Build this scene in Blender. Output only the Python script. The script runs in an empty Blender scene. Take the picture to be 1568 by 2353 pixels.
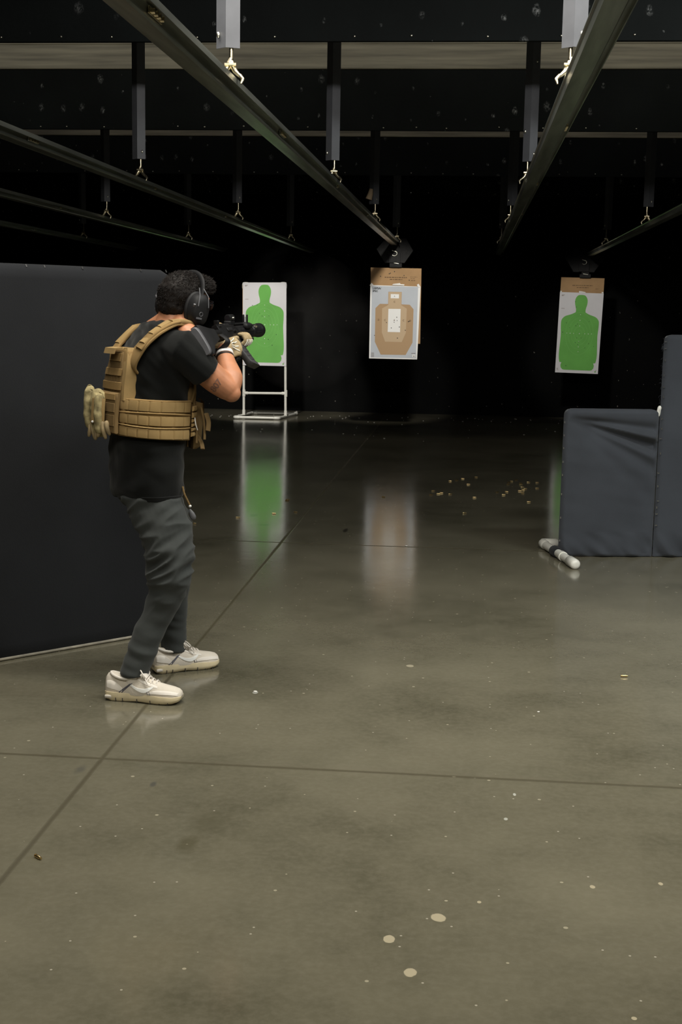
import bpy, math, random
from mathutils import Vector, Matrix, noise
from mathutils.bvhtree import BVHTree
random.seed(7)
C = bpy.context.scene.collection
V = Vector
PI = math.pi
# ------------------------------------------------------------ camera, light, exposure
SMOKE = 0.2
FPX, VPX, VPY, ROLL, CAMH = 3000.0, 1084.0, 719.0, 0.0175, 1.46
_fw = V((VPX-784, -(VPY-1176.5), -FPX)).normalized()
_p2 = V((VPX+1000-784, -(VPY+1000*ROLL-1176.5), -FPX))
_up = _p2.cross(_fw).normalized()
if _up.y < 0: _up = -_up
_rt = _fw.cross(_up)
RM = Matrix((_rt, _fw, _up))                    # camera -> world
cam_d = bpy.data.cameras.new('camera'); cam = bpy.data.objects.new('camera', cam_d); C.objects.link(cam)
cam_d.sensor_fit = 'VERTICAL'; cam_d.sensor_height = 36.0; cam_d.sensor_width = 24.0
cam_d.lens = FPX/2353.0*36.0
cam_d.clip_start = 0.05; cam_d.clip_end = 100
cam.matrix_world = Matrix.Translation((0, 0, CAMH)) @ RM.to_4x4()
bpy.context.scene.camera = cam
def A(x, y, Y):
    """point of the place seen at photo pixel x, y at the distance Y down the range"""
    d = RM @ V((x-784.0, -(y-1176.5), -FPX))
    return d*(Y/d.y) + V((0, 0, CAMH))
def FL(x, y, z=0.0):
    d = RM @ V((x-784.0, -(y-1176.5), -FPX))
    return d*((z-CAMH)/d.z) + V((0, 0, CAMH))

sc = bpy.context.scene
sc.view_settings.view_transform = 'Standard'
sc.view_settings.look = 'None'
sc.view_settings.gamma = 1.0
sc.view_settings.use_curve_mapping = False
sc.view_settings.exposure = 0.0
w = bpy.data.worlds.new('world'); sc.world = w; w.use_nodes = True
w.node_tree.nodes['Background'].inputs[0].default_value = (0.8, 0.85, 0.9, 1)
w.node_tree.nodes['Background'].inputs[1].default_value = 0.0

def area(name, loc, target, sx, sy, power, col=(1, 0.95, 0.82), spread=180):
    l = bpy.data.lights.new(name, 'AREA'); l.shape = 'RECTANGLE'; l.size = sx; l.size_y = sy
    l.energy = power; l.color = col; l.spread = math.radians(spread)
    o = bpy.data.objects.new(name, l); C.objects.link(o); o.location = loc
    o.rotation_euler = (V(target)-V(loc)).to_track_quat('-Z', 'Y').to_euler()
    return o
def spot(name, loc, target, power, ang, blend=0.6, rad=0.12, col=(1, 0.96, 0.88)):
    l = bpy.data.lights.new(name, 'SPOT'); l.energy = power; l.color = col
    l.spot_size = math.radians(ang); l.spot_blend = blend; l.shadow_soft_size = rad
    o = bpy.data.objects.new(name, l); C.objects.link(o); o.location = loc
    o.rotation_euler = (V(target)-V(loc)).to_track_quat('-Z', 'Y').to_euler()
    return o
# ceiling lamps over the firing line, flood lamps aimed down the range, one strip lamp behind the first baffle
area('ceiling_lamp', (-0.5, 0.6, 3.7), (-0.5, 1.9, 0), 3.2, 0.6, 74, (1, 0.95, 0.80), 140)
area('ceiling_lamp', (0.0, 4.2, 3.75), (0.1, 4.7, 0), 4.2, 0.5, 104, (1, 0.96, 0.86), 132)
area('ceiling_lamp', (2.6, 5.0, 3.7), (2.0, 6.2, 0), 1.2, 0.4, 74, (0.93, 0.98, 0.95), 140)
area('downrange_lamp', (0.2, 2.6, 3.35), (0.2, 12.0, 2.1), 3.4, 0.2, 40, (1, 0.97, 0.92), 110)
area('baffle_strip_lamp', (-0.5, 9.3, 4.0), (-0.5, 11.0, 3.75), 11, 0.12, 34, (1, 0.96, 0.84))
area('baffle_strip_lamp', (-0.5, 13.0, 4.0), (-0.5, 14.5, 3.6), 11, 0.12, 11, (1, 0.93, 0.84))
# flood lamps hidden behind the baffles, each aimed at one target
spot('flood_lamp', (-2.75, 12.4, 3.3), (-2.78, 17.6, .85), 1050, 23.5, .4)
spot('flood_lamp', (-0.3, 11.2, 3.15), (-0.93, 15.7, 1.5), 760, 17.4, .35)
spot('flood_lamp', (0.4, 13.1, 3.1), (1.55, 17.9, 1.25), 430, 20, .5)

# ------------------------------------------------------------ materials
def mat(name, col, rough=0.6, metal=0.0, var=0.0, vscale=8.0, bump=0.0, bscale=40.0, spec=0.5, sheen=0.0, stretch=(1, 1, 1)):
    m = bpy.data.materials.new(name); m.use_nodes = True
    nt = m.node_tree; b = nt.nodes['Principled BSDF']
    b.inputs['Base Color'].default_value = (*col, 1)
    b.inputs['Roughness'].default_value = rough
    b.inputs['Metallic'].default_value = metal
    b.inputs['Specular IOR Level'].default_value = spec
    if sheen: b.inputs['Sheen Weight'].default_value = sheen
    tc = nt.nodes.new('ShaderNodeTexCoord'); mp = nt.nodes.new('ShaderNodeMapping')
    mp.inputs['Scale'].default_value = stretch
    nt.links.new(tc.outputs['Object'], mp.inputs[0])
    if var:
        n = nt.nodes.new('ShaderNodeTexNoise'); n.inputs['Scale'].default_value = vscale; n.inputs['Detail'].default_value = 6
        nt.links.new(mp.outputs[0], n.inputs['Vector'])
        r = nt.nodes.new('ShaderNodeValToRGB')
        r.color_ramp.elements[0].position = 0.3; r.color_ramp.elements[1].position = 0.7
        r.color_ramp.elements[0].color = (*[c*(1-var) for c in col], 1)
        r.color_ramp.elements[1].color = (*[min(1, c*(1+var)) for c in col], 1)
        nt.links.new(n.outputs['Fac'], r.inputs[0]); nt.links.new(r.outputs[0], b.inputs['Base Color'])
    if bump:
        n2 = nt.nodes.new('ShaderNodeTexNoise'); n2.inputs['Scale'].default_value = bscale; n2.inputs['Detail'].default_value = 4
        nt.links.new(mp.outputs[0], n2.inputs['Vector'])
        bp = nt.nodes.new('ShaderNodeBump'); bp.inputs['Strength'].default_value = bump; bp.inputs['Distance'].default_value = 0.0025
        nt.links.new(n2.outputs['Fac'], bp.inputs['Height']); nt.links.new(bp.outputs[0], b.inputs['Normal'])
    return m

def N(nt, t, **kw):
    n = nt.nodes.new(t)
    for k, v in kw.items(): setattr(n, k, v)
    return n
def mth(nt, op, a, b=None, c=None):
    n = nt.nodes.new('ShaderNodeMath'); n.operation = op
    for i, x in enumerate((a, b, c)):
        if x is None: continue
        if isinstance(x, (int, float)): n.inputs[i].default_value = x
        else: nt.links.new(x, n.inputs[i])
    return n.outputs[0]
def ramp(nt, x, p0, p1, c0=(0, 0, 0), c1=(1, 1, 1)):
    r = nt.nodes.new('ShaderNodeValToRGB'); e = r.color_ramp.elements
    e[0].position = p0; e[1].position = p1; e[0].color = (*c0, 1); e[1].color = (*c1, 1)
    nt.links.new(x, r.inputs[0]); return r.outputs[0]
def mixc(nt, f, a, b):
    n = nt.nodes.new('ShaderNodeMix'); n.data_type = 'RGBA'
    for s, x in ((n.inputs[0], f), (n.inputs[6], a), (n.inputs[7], b)):
        if isinstance(x, tuple): s.default_value = (*x, 1)
        elif isinstance(x, (int, float)): s.default_value = x
        else: nt.links.new(x, s)
    return n.outputs[2]
def noise_n(nt, vec, scale, detail=5, rough=0.5):
    n = nt.nodes.new('ShaderNodeTexNoise'); n.inputs['Scale'].default_value = scale
    n.inputs['Detail'].default_value = detail; n.inputs['Roughness'].default_value = rough
    nt.links.new(vec, n.inputs['Vector']); return n.outputs['Fac']

def floor_material():
    m = bpy.data.materials.new('polished_concrete'); m.use_nodes = True
    nt = m.node_tree; b = nt.nodes['Principled BSDF']
    tc = N(nt, 'ShaderNodeTexCoord'); P = tc.outputs['Object']
    sep = N(nt, 'ShaderNodeSeparateXYZ'); nt.links.new(P, sep.inputs[0])
    X, Y = sep.outputs[0], sep.outputs[1]
    n1 = noise_n(nt, P, 0.9, 6, 0.62); n2 = noise_n(nt, P, 5.0, 8, 0.65); n3 = noise_n(nt, P, 45, 4, 0.6)
    base = mixc(nt, ramp(nt, n1, 0.34, 0.66), (0.084, 0.078, 0.052), (0.184, 0.168, 0.120))
    base = mixc(nt, mth(nt, 'MULTIPLY', ramp(nt, n2, 0.38, 0.66), 0.6), base, (0.155, 0.141, 0.100))
    base = mixc(nt, mth(nt, 'MULTIPLY', ramp(nt, n3, 0.4, 0.75), 0.22), base, (0.24, 0.22, 0.17))
    # pale small flecks
    vo = N(nt, 'ShaderNodeTexVoronoi'); vo.voronoi_dimensions = '2D'; vo.inputs['Scale'].default_value = 7; nt.links.new(P, vo.inputs['Vector'])
    rnd = N(nt, 'ShaderNodeSeparateColor'); nt.links.new(vo.outputs['Color'], rnd.inputs[0])
    rad = mth(nt, 'MULTIPLY', rnd.outputs[1], 0.042)
    fl = mth(nt, 'MULTIPLY', mth(nt, 'LESS_THAN', vo.outputs['Distance'], rad), mth(nt, 'GREATER_THAN', rnd.outputs[0], 0.7))
    base = mixc(nt, mth(nt, 'MULTIPLY', fl, 0.75), base, (0.42, 0.38, 0.28))
    vo2 = N(nt, 'ShaderNodeTexVoronoi'); vo2.voronoi_dimensions = '2D'; vo2.inputs['Scale'].default_value = 17; nt.links.new(P, vo2.inputs['Vector'])
    rn2 = N(nt, 'ShaderNodeSeparateColor'); nt.links.new(vo2.outputs['Color'], rn2.inputs[0])
    f2 = mth(nt, 'MULTIPLY', mth(nt, 'LESS_THAN', vo2.outputs['Distance'], 0.05), mth(nt, 'GREATER_THAN', rn2.outputs[0], 0.955))
    base = mixc(nt, mth(nt, 'MULTIPLY', f2, 0.7), base, (0.5, 0.46, 0.38))
    # dried drops and dark smudges with a shape of their own
    warp = noise_n(nt, P, 26, 3)
    def blob(px, py, rx, ry, col, soft=0.12, amt=0.9):
        nonlocal base
        c = FL(px, py)
        dx = mth(nt, 'DIVIDE', mth(nt, 'SUBTRACT', X, c.x), rx); dy = mth(nt, 'DIVIDE', mth(nt, 'SUBTRACT', Y, c.y), ry)
        d = mth(nt, 'SQRT', mth(nt, 'ADD', mth(nt, 'MULTIPLY', dx, dx), mth(nt, 'MULTIPLY', dy, dy)))
        d = mth(nt, 'ADD', d, mth(nt, 'MULTIPLY', mth(nt, 'SUBTRACT', warp, 0.5), 0.9))
        f = mth(nt, 'MULTIPLY', ramp(nt, d, 1-soft, 1+0.01, (1, 1, 1), (0, 0, 0)), amt)
        base = mixc(nt, f, base, col)
    pale = (0.47, 0.41, 0.29)
    blob(1007, 2108, .019, .022, pale); blob(894, 2158, .014, .021, pale); blob(943, 2234, .016, .02, pale)
    blob(1102, 2073, .006, .008, pale); blob(942, 1530, .018, .02, (0.4, 0.36, 0.26)); blob(587, 1591, .012, .018, (0.42, 0.42, 0.38))
    blob(1362, 2038, .007, .01, pale); blob(1519, 2031, .006, .009, pale); blob(1458, 2340, .006, .007, pale)
    blob(1163, 1882, .006, .01, (0.45, 0.45, 0.4)); blob(1183, 1826, .005, .012, (0.5, 0.5, 0.45))
    blob(430, 1940, .04, .07, (0.075, 0.066, 0.036), 0.6, 0.6); blob(475, 1890, .07, .12, (0.085, 0.078, 0.05), 0.8, 0.5)
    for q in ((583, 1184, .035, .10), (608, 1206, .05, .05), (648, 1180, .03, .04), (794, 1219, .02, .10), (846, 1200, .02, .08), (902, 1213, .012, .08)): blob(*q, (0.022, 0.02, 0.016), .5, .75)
    blob(185, 1768, .02, .05, (0.07, 0.07, 0.065), 0.7, 0.5); blob(352, 1802, .012, .03, (0.06, 0.06, 0.06), 0.6, 0.6)
    # control joints
    wob = mth(nt, 'MULTIPLY', mth(nt, 'SUBTRACT', noise_n(nt, P, 2.5, 3), 0.5), 0.006)
    joint = None
    for (ax, val, wd) in ((X, -1.155, .011), (Y, 4.0, .013), (Y, 8.08, .012), (Y, -.06, .013), (X, 2.9, .011), (X, -5.2, .011)):
        dd = mth(nt, 'ABSOLUTE', mth(nt, 'ADD', mth(nt, 'SUBTRACT', ax, val), wob))
        g = ramp(nt, mth(nt, 'DIVIDE', dd, wd), 0.25, 1.0, (1, 1, 1), (0, 0, 0))
        joint = g if joint is None else mth(nt, 'MAXIMUM', joint, g)
    base = mixc(nt, mth(nt, 'MULTIPLY', joint, 0.72), base, (0.045, 0.036, 0.016))
    # scuffs
    wv = N(nt, 'ShaderNodeMapping'); wv.inputs['Rotation'].default_value = (0, 0, 0.9); wv.inputs['Scale'].default_value = (0.6, 9, 1)
    nt.links.new(P, wv.inputs[0])
    scf = ramp(nt, noise_n(nt, wv.outputs[0], 3.0, 8, 0.7), 0.68, 0.76)
    base = mixc(nt, mth(nt, 'MULTIPLY', scf, 0.25), base, (0.26, 0.24, 0.19))
    nt.links.new(base, b.inputs['Base Color'])
    st = N(nt, 'ShaderNodeMapping'); st.inputs['Scale'].default_value = (1, 0.35, 1); nt.links.new(P, st.inputs[0])
    rg = mth(nt, 'ADD', mth(nt, 'MULTIPLY', noise_n(nt, st.outputs[0], 3, 6), 0.10), 0.085)
    nt.links.new(mth(nt, 'ADD', rg, mth(nt, 'MULTIPLY', joint, 0.4)), b.inputs['Roughness'])
    b.inputs['Specular IOR Level'].default_value = 0.5
    bp = N(nt, 'ShaderNodeBump'); bp.inputs['Strength'].default_value = 0.06; bp.inputs['Distance'].default_value = 0.004
    hgt = mth(nt, 'SUBTRACT', noise_n(nt, P, 9, 6), mth(nt, 'MULTIPLY', joint, 3.0))
    nt.links.new(hgt, bp.inputs['Height']); nt.links.new(bp.outputs[0], b.inputs['Normal'])
    return m

def rubber_material(name, col, scale, amount, mark, size=0.2, rough=0.75, spec=0.25):
    """dark rubber with sparse pale bullet strike marks"""
    m = bpy.data.materials.new(name); m.use_nodes = True
    nt = m.node_tree; b = nt.nodes['Principled BSDF']
    P = N(nt, 'ShaderNodeTexCoord').outputs['Object']
    sx = N(nt, 'ShaderNodeSeparateXYZ'); nt.links.new(P, sx.inputs[0]); cb = N(nt, 'ShaderNodeCombineXYZ')
    nt.links.new(sx.outputs[0], cb.inputs[0]); nt.links.new(mth(nt, 'MULTIPLY', sx.outputs[2], .7), cb.inputs[1]); P2 = cb.outputs[0]
    wn = N(nt, 'ShaderNodeTexNoise'); wn.inputs['Scale'].default_value = 30; nt.links.new(P2, wn.inputs['Vector'])
    vm = N(nt, 'ShaderNodeVectorMath', operation='MULTIPLY_ADD'); nt.links.new(wn.outputs['Color'], vm.inputs[0])
    vm.inputs[1].default_value = (0.02, 0.02, 0.0); nt.links.new(P2, vm.inputs[2])
    vo = N(nt, 'ShaderNodeTexVoronoi'); vo.voronoi_dimensions = '2D'; vo.inputs['Scale'].default_value = scale; nt.links.new(vm.outputs[0], vo.inputs['Vector'])
    rn = N(nt, 'ShaderNodeSeparateColor'); nt.links.new(vo.outputs['Color'], rn.inputs[0])
    rad = mth(nt, 'MULTIPLY', mth(nt, 'ADD', mth(nt, 'MULTIPLY', rn.outputs[1], rn.outputs[1]), 0.12), size)
    q = mth(nt, 'DIVIDE', vo.outputs['Distance'], rad)
    ring = ramp(nt, q, 0.0, 1.0, (1, 1, 1), (0, 0, 0))
    f = mth(nt, 'MULTIPLY', mth(nt, 'MULTIPLY', ring, mth(nt, 'GREATER_THAN', rn.outputs[0], 1-amount)), mth(nt, 'MULTIPLY', mth(nt, 'ADD', rn.outputs[2], .15), ramp(nt, noise_n(nt, P2, 70, 3, .7), .42, .62)))
    big = ramp(nt, noise_n(nt, P, 1.3, 5), 0.3, 0.75)
    base = mixc(nt, big, tuple(c*0.6 for c in col), tuple(c*1.3 for c in col))
    base = mixc(nt, f, base, mark)
    nt.links.new(base, b.inputs['Base Color'])
    b.inputs['Roughness'].default_value = rough; b.inputs['Specular IOR Level'].default_value = spec
    bp = N(nt, 'ShaderNodeBump'); bp.inputs['Strength'].default_value = 0.3; bp.inputs['Distance'].default_value = 0.01
    nt.links.new(noise_n(nt, P, 35, 5), bp.inputs['Height']); nt.links.new(bp.outputs[0], b.inputs['Normal'])
    return m

M_floor = floor_material()
M_rubber = rubber_material('baffle_rubber', (0.0082, 0.010, 0.010), 6.5, 0.65, (0.30, 0.31, 0.31), 0.2, 0.8, 0.12)
M_trap = rubber_material('bullet_trap_rubber', (0.0035, 0.0037, 0.0037), 7.5, 0.5, (0.75, 0.7, 0.62), 0.075, 0.95, 0.1)
M_dark = mat('dark_acoustic', (0.006, 0.0063, 0.006), 0.95, 0, 0.4, 2, 0.3, 20, spec=0.1)
M_ceil = mat('black_ceiling', (0.004, 0.0045, 0.004), 0.95, 0, 0.3, 2, spec=0.05)
M_board = mat('weathered_timber', (0.235, 0.215, 0.16), 0.55, 0, 0.4, 4, 0.2, 12, stretch=(0.35, 1, 7))
M_rail = mat('galvanised_rail', (0.42, 0.44, 0.40), 0.32, 0.85, 0.4, 6, 0.06, 30, stretch=(3, .25, 3))
M_iron = mat('grey_angle_iron', (0.11, 0.113, 0.125), 0.5, 0.2, 0.12, 10, 0.05, 60)
M_brass = mat('zinc_yellow_steel', (0.72, 0.63, 0.44), 0.3, 1.0, 0.25, 30)
M_case = mat('cartridge_brass', (0.8, 0.6, 0.3), 0.3, 1.0, 0.15, 30)
M_bolt = mat('bright_bolt', (0.75, 0.72, 0.62), 0.3, 1.0)
M_black = mat('black_polymer', (0.009, 0.009, 0.010), 0.6, 0, 0.2, 20, 0.08, 150, spec=0.3)
M_gunmetal = mat('black_anodised', (0.014, 0.014, 0.015), 0.38, 0.3, 0.2, 20)
M_greyrub = mat('grey_rubber_pad', (0.10, 0.10, 0.11), 0.5, 0, 0.1, 30, 0.1, 200)
M_mag = mat('grey_magazine', (0.045, 0.043, 0.045), 0.5, 0, 0.1, 30, 0.1, 200)
M_carrier = mat('dusty_black_steel', (0.006, 0.006, 0.006), 0.75, 0.2, 0.6, 40, 0.2, 60)
M_pvc = mat('white_pvc', (0.74, 0.73, 0.67), 0.32, 0, 0.05, 10)
M_paper = mat('target_paper', (0.66, 0.65, 0.67), 0.8, 0, 0.03, 5)
M_white = mat('white_paper_border', (0.80, 0.80, 0.78), 0.8)
M_greypaper = mat('grey_printed_paper', (0.47, 0.50, 0.54), 0.8, 0, 0.04, 6)
M_green = mat('printed_green', (0.135, 0.42, 0.075), 0.75, 0, 0.08, 5)
M_lgreen = mat('light_printed_green', (0.20, 0.52, 0.13), 0.75)
M_tanink = mat('printed_tan', (0.40, 0.265, 0.145), 0.8)
M_ltan = mat('printed_light_tan', (0.50, 0.37, 0.235), 0.8)
M_card = mat('brown_cardboard', (0.36, 0.22, 0.105), 0.85, 0, 0.1, 6, 0.05, 60)
M_ink = mat('black_ink', (0.02, 0.02, 0.02), 0.8)
M_brownink = mat('brown_ink', (0.13, 0.075, 0.035), 0.8)
M_tape = mat('white_tape', (0.72, 0.70, 0.66), 0.5)
M_navy = mat('charcoal_fabric', (0.047, 0.052, 0.062), 0.9, 0, 0.12, 3, 0.25, 260, spec=0.2, sheen=0.15)
M_blackfab = mat('black_fabric', (0.0155, 0.0165, 0.019), 0.92, 0, 0.12, 3, 0.25, 260, spec=0.15, sheen=0.08)
M_staple = mat('steel_staple', (0.85, 0.85, 0.85), 0.25, 1.0)
M_skin = mat('skin', (0.46, 0.20, 0.105), 0.5, 0, 0.1, 18, 0.12, 120)
M_skin.node_tree.nodes['Principled BSDF'].inputs['Subsurface Weight'].default_value = 0.12
M_skin.node_tree.nodes['Principled BSDF'].inputs['Subsurface Radius'].default_value = (0.012, 0.005, 0.003)
M_hair = mat('dark_hair', (0.007, 0.0045, 0.0035), 0.7, 0, 0.3, 50, spec=0.25)
M_shirt = mat('black_cotton', (0.0048, 0.0054, 0.0052), 0.9, 0, 0.15, 6, 0.15, 300, spec=0.15, sheen=0.1)
M_pants = mat('charcoal_trousers', (0.040, 0.044, 0.043), 0.85, 0, 0.08, 5, 0.15, 400, spec=0.2, sheen=0.1)
M_coy = mat('coyote_nylon', (0.262, 0.168, 0.068), 0.85, 0, 0.12, 9, 0.10, 420, spec=0.2)
M_coyl = mat('light_coyote_webbing', (0.32, 0.215, 0.092), 0.85, 0, 0.1, 14, 0.10, 420, spec=0.2)
M_coyd = mat('dark_coyote_nylon', (0.17, 0.11, 0.047), 0.88, 0, 0.12, 9, 0.10, 420, spec=0.2)
M_camo = mat('tan_camouflage', (0.30, 0.25, 0.13), 0.85, 0, 0.6, 34, 0.2, 200, spec=0.2)
M_glove = mat('tan_glove', (0.32, 0.24, 0.13), 0.8, 0, 0.25, 40, 0.2, 200)
M_glovew = mat('white_glove_print', (0.72, 0.70, 0.62), 0.7)
M_shoe = mat('cream_mesh_shoe', (0.66, 0.60, 0.52), 0.75, 0, 0.08, 20, 0.3, 300)
M_shoeo = mat('pale_shoe_overlay', (0.74, 0.69, 0.63), 0.55)
M_sole = mat('cream_foam_sole', (0.70, 0.60, 0.40), 0.6, 0, 0.08, 20)
M_soled = mat('dark_outsole', (0.06, 0.055, 0.05), 0.8)
M_stripe = mat('dark_grey_stripe', (0.10, 0.10, 0.13), 0.6)
M_wband = mat('white_wristband', (0.78, 0.77, 0.76), 0.35)
M_tattoo = mat('faded_tattoo', (0.20, 0.105, 0.08), 0.55)
M_dirty = mat('dirty_pipe', (0.33, 0.30, 0.24), 0.6, 0, 0.4, 12)
M_lens = mat('smoked_lens', (0.01, 0.01, 0.012), 0.1)

# ------------------------------------------------------------ mesh helpers
class MB:
    def __init__(s): s.v = []; s.f = []; s.m = []
    def add(s, vs, fs, mi=0):
        o = len(s.v); s.v += [V(p) for p in vs]; s.f += [tuple(i+o for i in f) for f in fs]; s.m += [mi]*len(fs); return s
    def box(s, c, size, ax=None, mi=0, taper=1.0, bev=0.0):
        c = V(c); X, Y, Z = ax if ax else (V((1, 0, 0)), V((0, 1, 0)), V((0, 0, 1)))
        hx, hy, hz = size[0]/2, size[1]/2, size[2]/2
        if bev <= 0:
            vs = []
            for dz in (-1, 1):
                k = taper if dz > 0 else 1
                for dx, dy in ((-1, -1), (1, -1), (1, 1), (-1, 1)): vs.append(c+X*dx*hx*k+Y*dy*hy*k+Z*dz*hz)
            return s.add(vs, [(0, 3, 2, 1), (4, 5, 6, 7), (0, 1, 5, 4), (1, 2, 6, 5), (2, 3, 7, 6), (3, 0, 4, 7)], mi)
        b = min(bev, hx*.95, hy*.95, hz*.95)
        rings = []
        for (z, ins) in ((-hz, b), (-hz+b*.3, b*.3), (-hz+b, 0), (hz-b, 0), (hz-b*.3, b*.3), (hz, b)):
            k = taper if z > 0 else 1
            ring = []
            for sx, sy in ((1, 1), (-1, 1), (-1, -1), (1, -1)):
                for j in range(4):
                    a = (PI/2)*j/3 + {(1, 1): 0, (-1, 1): PI/2, (-1, -1): PI, (1, -1): 1.5*PI}[(sx, sy)]
                    x = sx*(hx-b)+math.cos(a)*(b-ins); y = sy*(hy-b)+math.sin(a)*(b-ins)
                    ring.append(c+X*x*k+Y*y*k+Z*z)
            rings.append(ring)
        return s.loft(rings, mi)
    def loft(s, rings, mi=0, cap=True, closed=True):
        n = len(rings[0]); o = []; fs = []
        for r in rings: o += r
        for i in range(len(rings)-1):
            for j in range(n if closed else n-1):
                a = i*n+j; b = i*n+(j+1) % n
                fs.append((a, b, b+n, a+n))
        if cap and closed:
            fs.append(tuple(range(n-1, -1, -1))); fs.append(tuple((len(rings)-1)*n+j for j in range(n)))
        return s.add(o, fs, mi)
    def tube(s, pts, rad, n=12, mi=0, cap=True, sq=1.0, ref=None, round_end=False):
        pts = [V(p) for p in pts]
        if isinstance(rad, (int, float)): rad = [rad]*len(pts)
        if round_end:
            a = (pts[0]-pts[1]).normalized(); b = (pts[-1]-pts[-2]).normalized(); r0, r1 = rad[0], rad[-1]
            pts = [pts[0]+a*r0*.95, pts[0]+a*r0*.7]+pts+[pts[-1]+b*r1*.7, pts[-1]+b*r1*.95]
            rad = [r0*.3, r0*.72]+list(rad)+[r1*.72, r1*.3]
        rings = []; pr = None
        for i, p in enumerate(pts):
            t = (pts[min(i+1, len(pts)-1)]-pts[max(i-1, 0)]).normalized()
            if pr is None:
                rr = V(ref) if ref is not None else (V((0, 0, 1)) if abs(t.z) < .9 else V((1, 0, 0)))
            else: rr = pr
            u = (rr-t*rr.dot(t)).normalized(); pr = u; w_ = t.cross(u)
            rings.append([p+(u*math.cos(2*PI*k/n)+w_*math.sin(2*PI*k/n)*sq)*rad[i] for k in range(n)])
        return s.loft(rings, mi, cap)
    def ell(s, c, r, ax=None, n=24, m=14, mi=0, p=1.0):
        c = V(c); X, Y, Z = ax if ax else (V((1, 0, 0)), V((0, 1, 0)), V((0, 0, 1)))
        rings = []
        for i in range(m+1):
            t = -PI/2+PI*i/m; t = max(-PI/2+.05, min(PI/2-.05, t)); cz, sz = math.cos(t)**p, math.sin(t)
            rings.append([c+X*r[0]*cz*math.cos(2*PI*k/n)+Y*r[1]*cz*math.sin(2*PI*k/n)+Z*r[2]*sz for k in range(n)])
        return s.loft(rings, mi)
    def poly(s, pts, mi=0): return s.add(pts, [tuple(range(len(pts)))], mi)
    def prism(s, pts, off, mi=0):
        n = len(pts); off = V(off); a = [V(p) for p in pts]; b = [p+off for p in a]
        return s.add(a+b, [tuple(range(n-1, -1, -1)), tuple(range(n, 2*n))]+[(i, (i+1) % n, n+(i+1) % n, n+i) for i in range(n)], mi)
    def build(s, name, mats, parent=None, smooth=True, origin=None, fixn=True):
        me = bpy.data.meshes.new(name)
        if origin is None: origin = WL.get(parent.name, V((0, 0, 0))) if parent else V((0, 0, 0))
        me.from_pydata([tuple(p-origin) for p in s.v], [], s.f)
        if not isinstance(mats, (list, tuple)): mats = [mats]
        for m in mats: me.materials.append(m)
        for p, i in zip(me.polygons, s.m): p.material_index = i
        return link_mesh(name, me, parent, smooth, origin, fixn)
import bmesh
WL = {}
def link_mesh(name, me, parent, smooth, origin, fixn=True):
    if fixn:
        bm = bmesh.new(); bm.from_mesh(me); bmesh.ops.recalc_face_normals(bm, faces=bm.faces); bm.to_mesh(me); bm.free()
    for p in me.polygons: p.use_smooth = smooth
    if smooth: me.set_sharp_from_angle(angle=math.radians(48))
    o = bpy.data.objects.new(name, me); C.objects.link(o)
    WL[o.name] = V(origin)
    if parent: o.parent = parent
    else: o.location = origin
    return o
def tag(o, label=None, cat=None, group=None, kind=None):
    for k, v in (('label', label), ('category', cat), ('group', group), ('kind', kind)):
        if v: o[k] = v
    return o
def thing(name, label, cat, loc, group=None):
    o = bpy.data.objects.new(name, None); C.objects.link(o); o.location = loc; o.empty_display_size = 0.05
    WL[o.name] = V(loc); return tag(o, label, cat, group)
def copy_tree(o, loc=None, parent=None, label=None, group=None):
    c = o.copy(); C.objects.link(c)
    if parent: c.parent = parent
    if loc is not None: c.location = loc; WL[c.name] = V(loc)
    if label: c['label'] = label
    if group: c['group'] = group
    for ch in [x for x in bpy.data.objects if x.parent == o]: copy_tree(ch, None, c)
    return c
def remesh(mb, voxel, smooth_it=2, disp=None):
    """one continuous surface from overlapping closed shapes"""
    me = bpy.data.meshes.new('t'); me.from_pydata([tuple(p) for p in mb.v], [], mb.f)
    bm = bmesh.new(); bm.from_mesh(me); bmesh.ops.recalc_face_normals(bm, faces=bm.faces); bm.to_mesh(me); bm.free()
    o = bpy.data.objects.new('t', me); C.objects.link(o)
    r = o.modifiers.new('r', 'REMESH'); r.mode = 'VOXEL'; r.voxel_size = voxel; r.use_smooth_shade = True
    if smooth_it:
        s_ = o.modifiers.new('s', 'SMOOTH'); s_.iterations = smooth_it; s_.factor = 0.5
    dg = bpy.context.evaluated_depsgraph_get()
    out = bpy.data.meshes.new_from_object(o.evaluated_get(dg))
    bpy.data.objects.remove(o); bpy.data.meshes.remove(me)
    if disp:
        nn = [v.normal.copy() for v in out.vertices]
        for v, n_ in zip(out.vertices, nn): v.co = v.co+n_*disp(v.co.copy(), n_)
    return out
def build_me(name, me, m, parent, origin=None):
    if origin is None: origin = WL[parent.name] if parent else V((0, 0, 0))
    for v in me.vertices: v.co = v.co-origin
    me.materials.clear(); me.materials.append(m); me.name = name
    for p in me.polygons: p.use_smooth = True; p.material_index = 0
    o = bpy.data.objects.new(name, me); C.objects.link(o); WL[o.name] = V(origin)
    if parent: o.parent = parent
    else: o.location = origin
    return o
def smooth_path(pts, k=6):
    pts = [V(p) for p in pts]; out = []
    for i in range(len(pts)-1):
        p0 = pts[max(i-1, 0)]; p1 = pts[i]; p2 = pts[i+1]; p3 = pts[min(i+2, len(pts)-1)]
        for j in range(k):
            t = j/k
            out.append(0.5*((2*p1)+(p2-p0)*t+(2*p0-5*p1+4*p2-p3)*t*t+(3*p1-p0-3*p2+p3)*t**3))
    out.append(pts[-1]); return out
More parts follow.
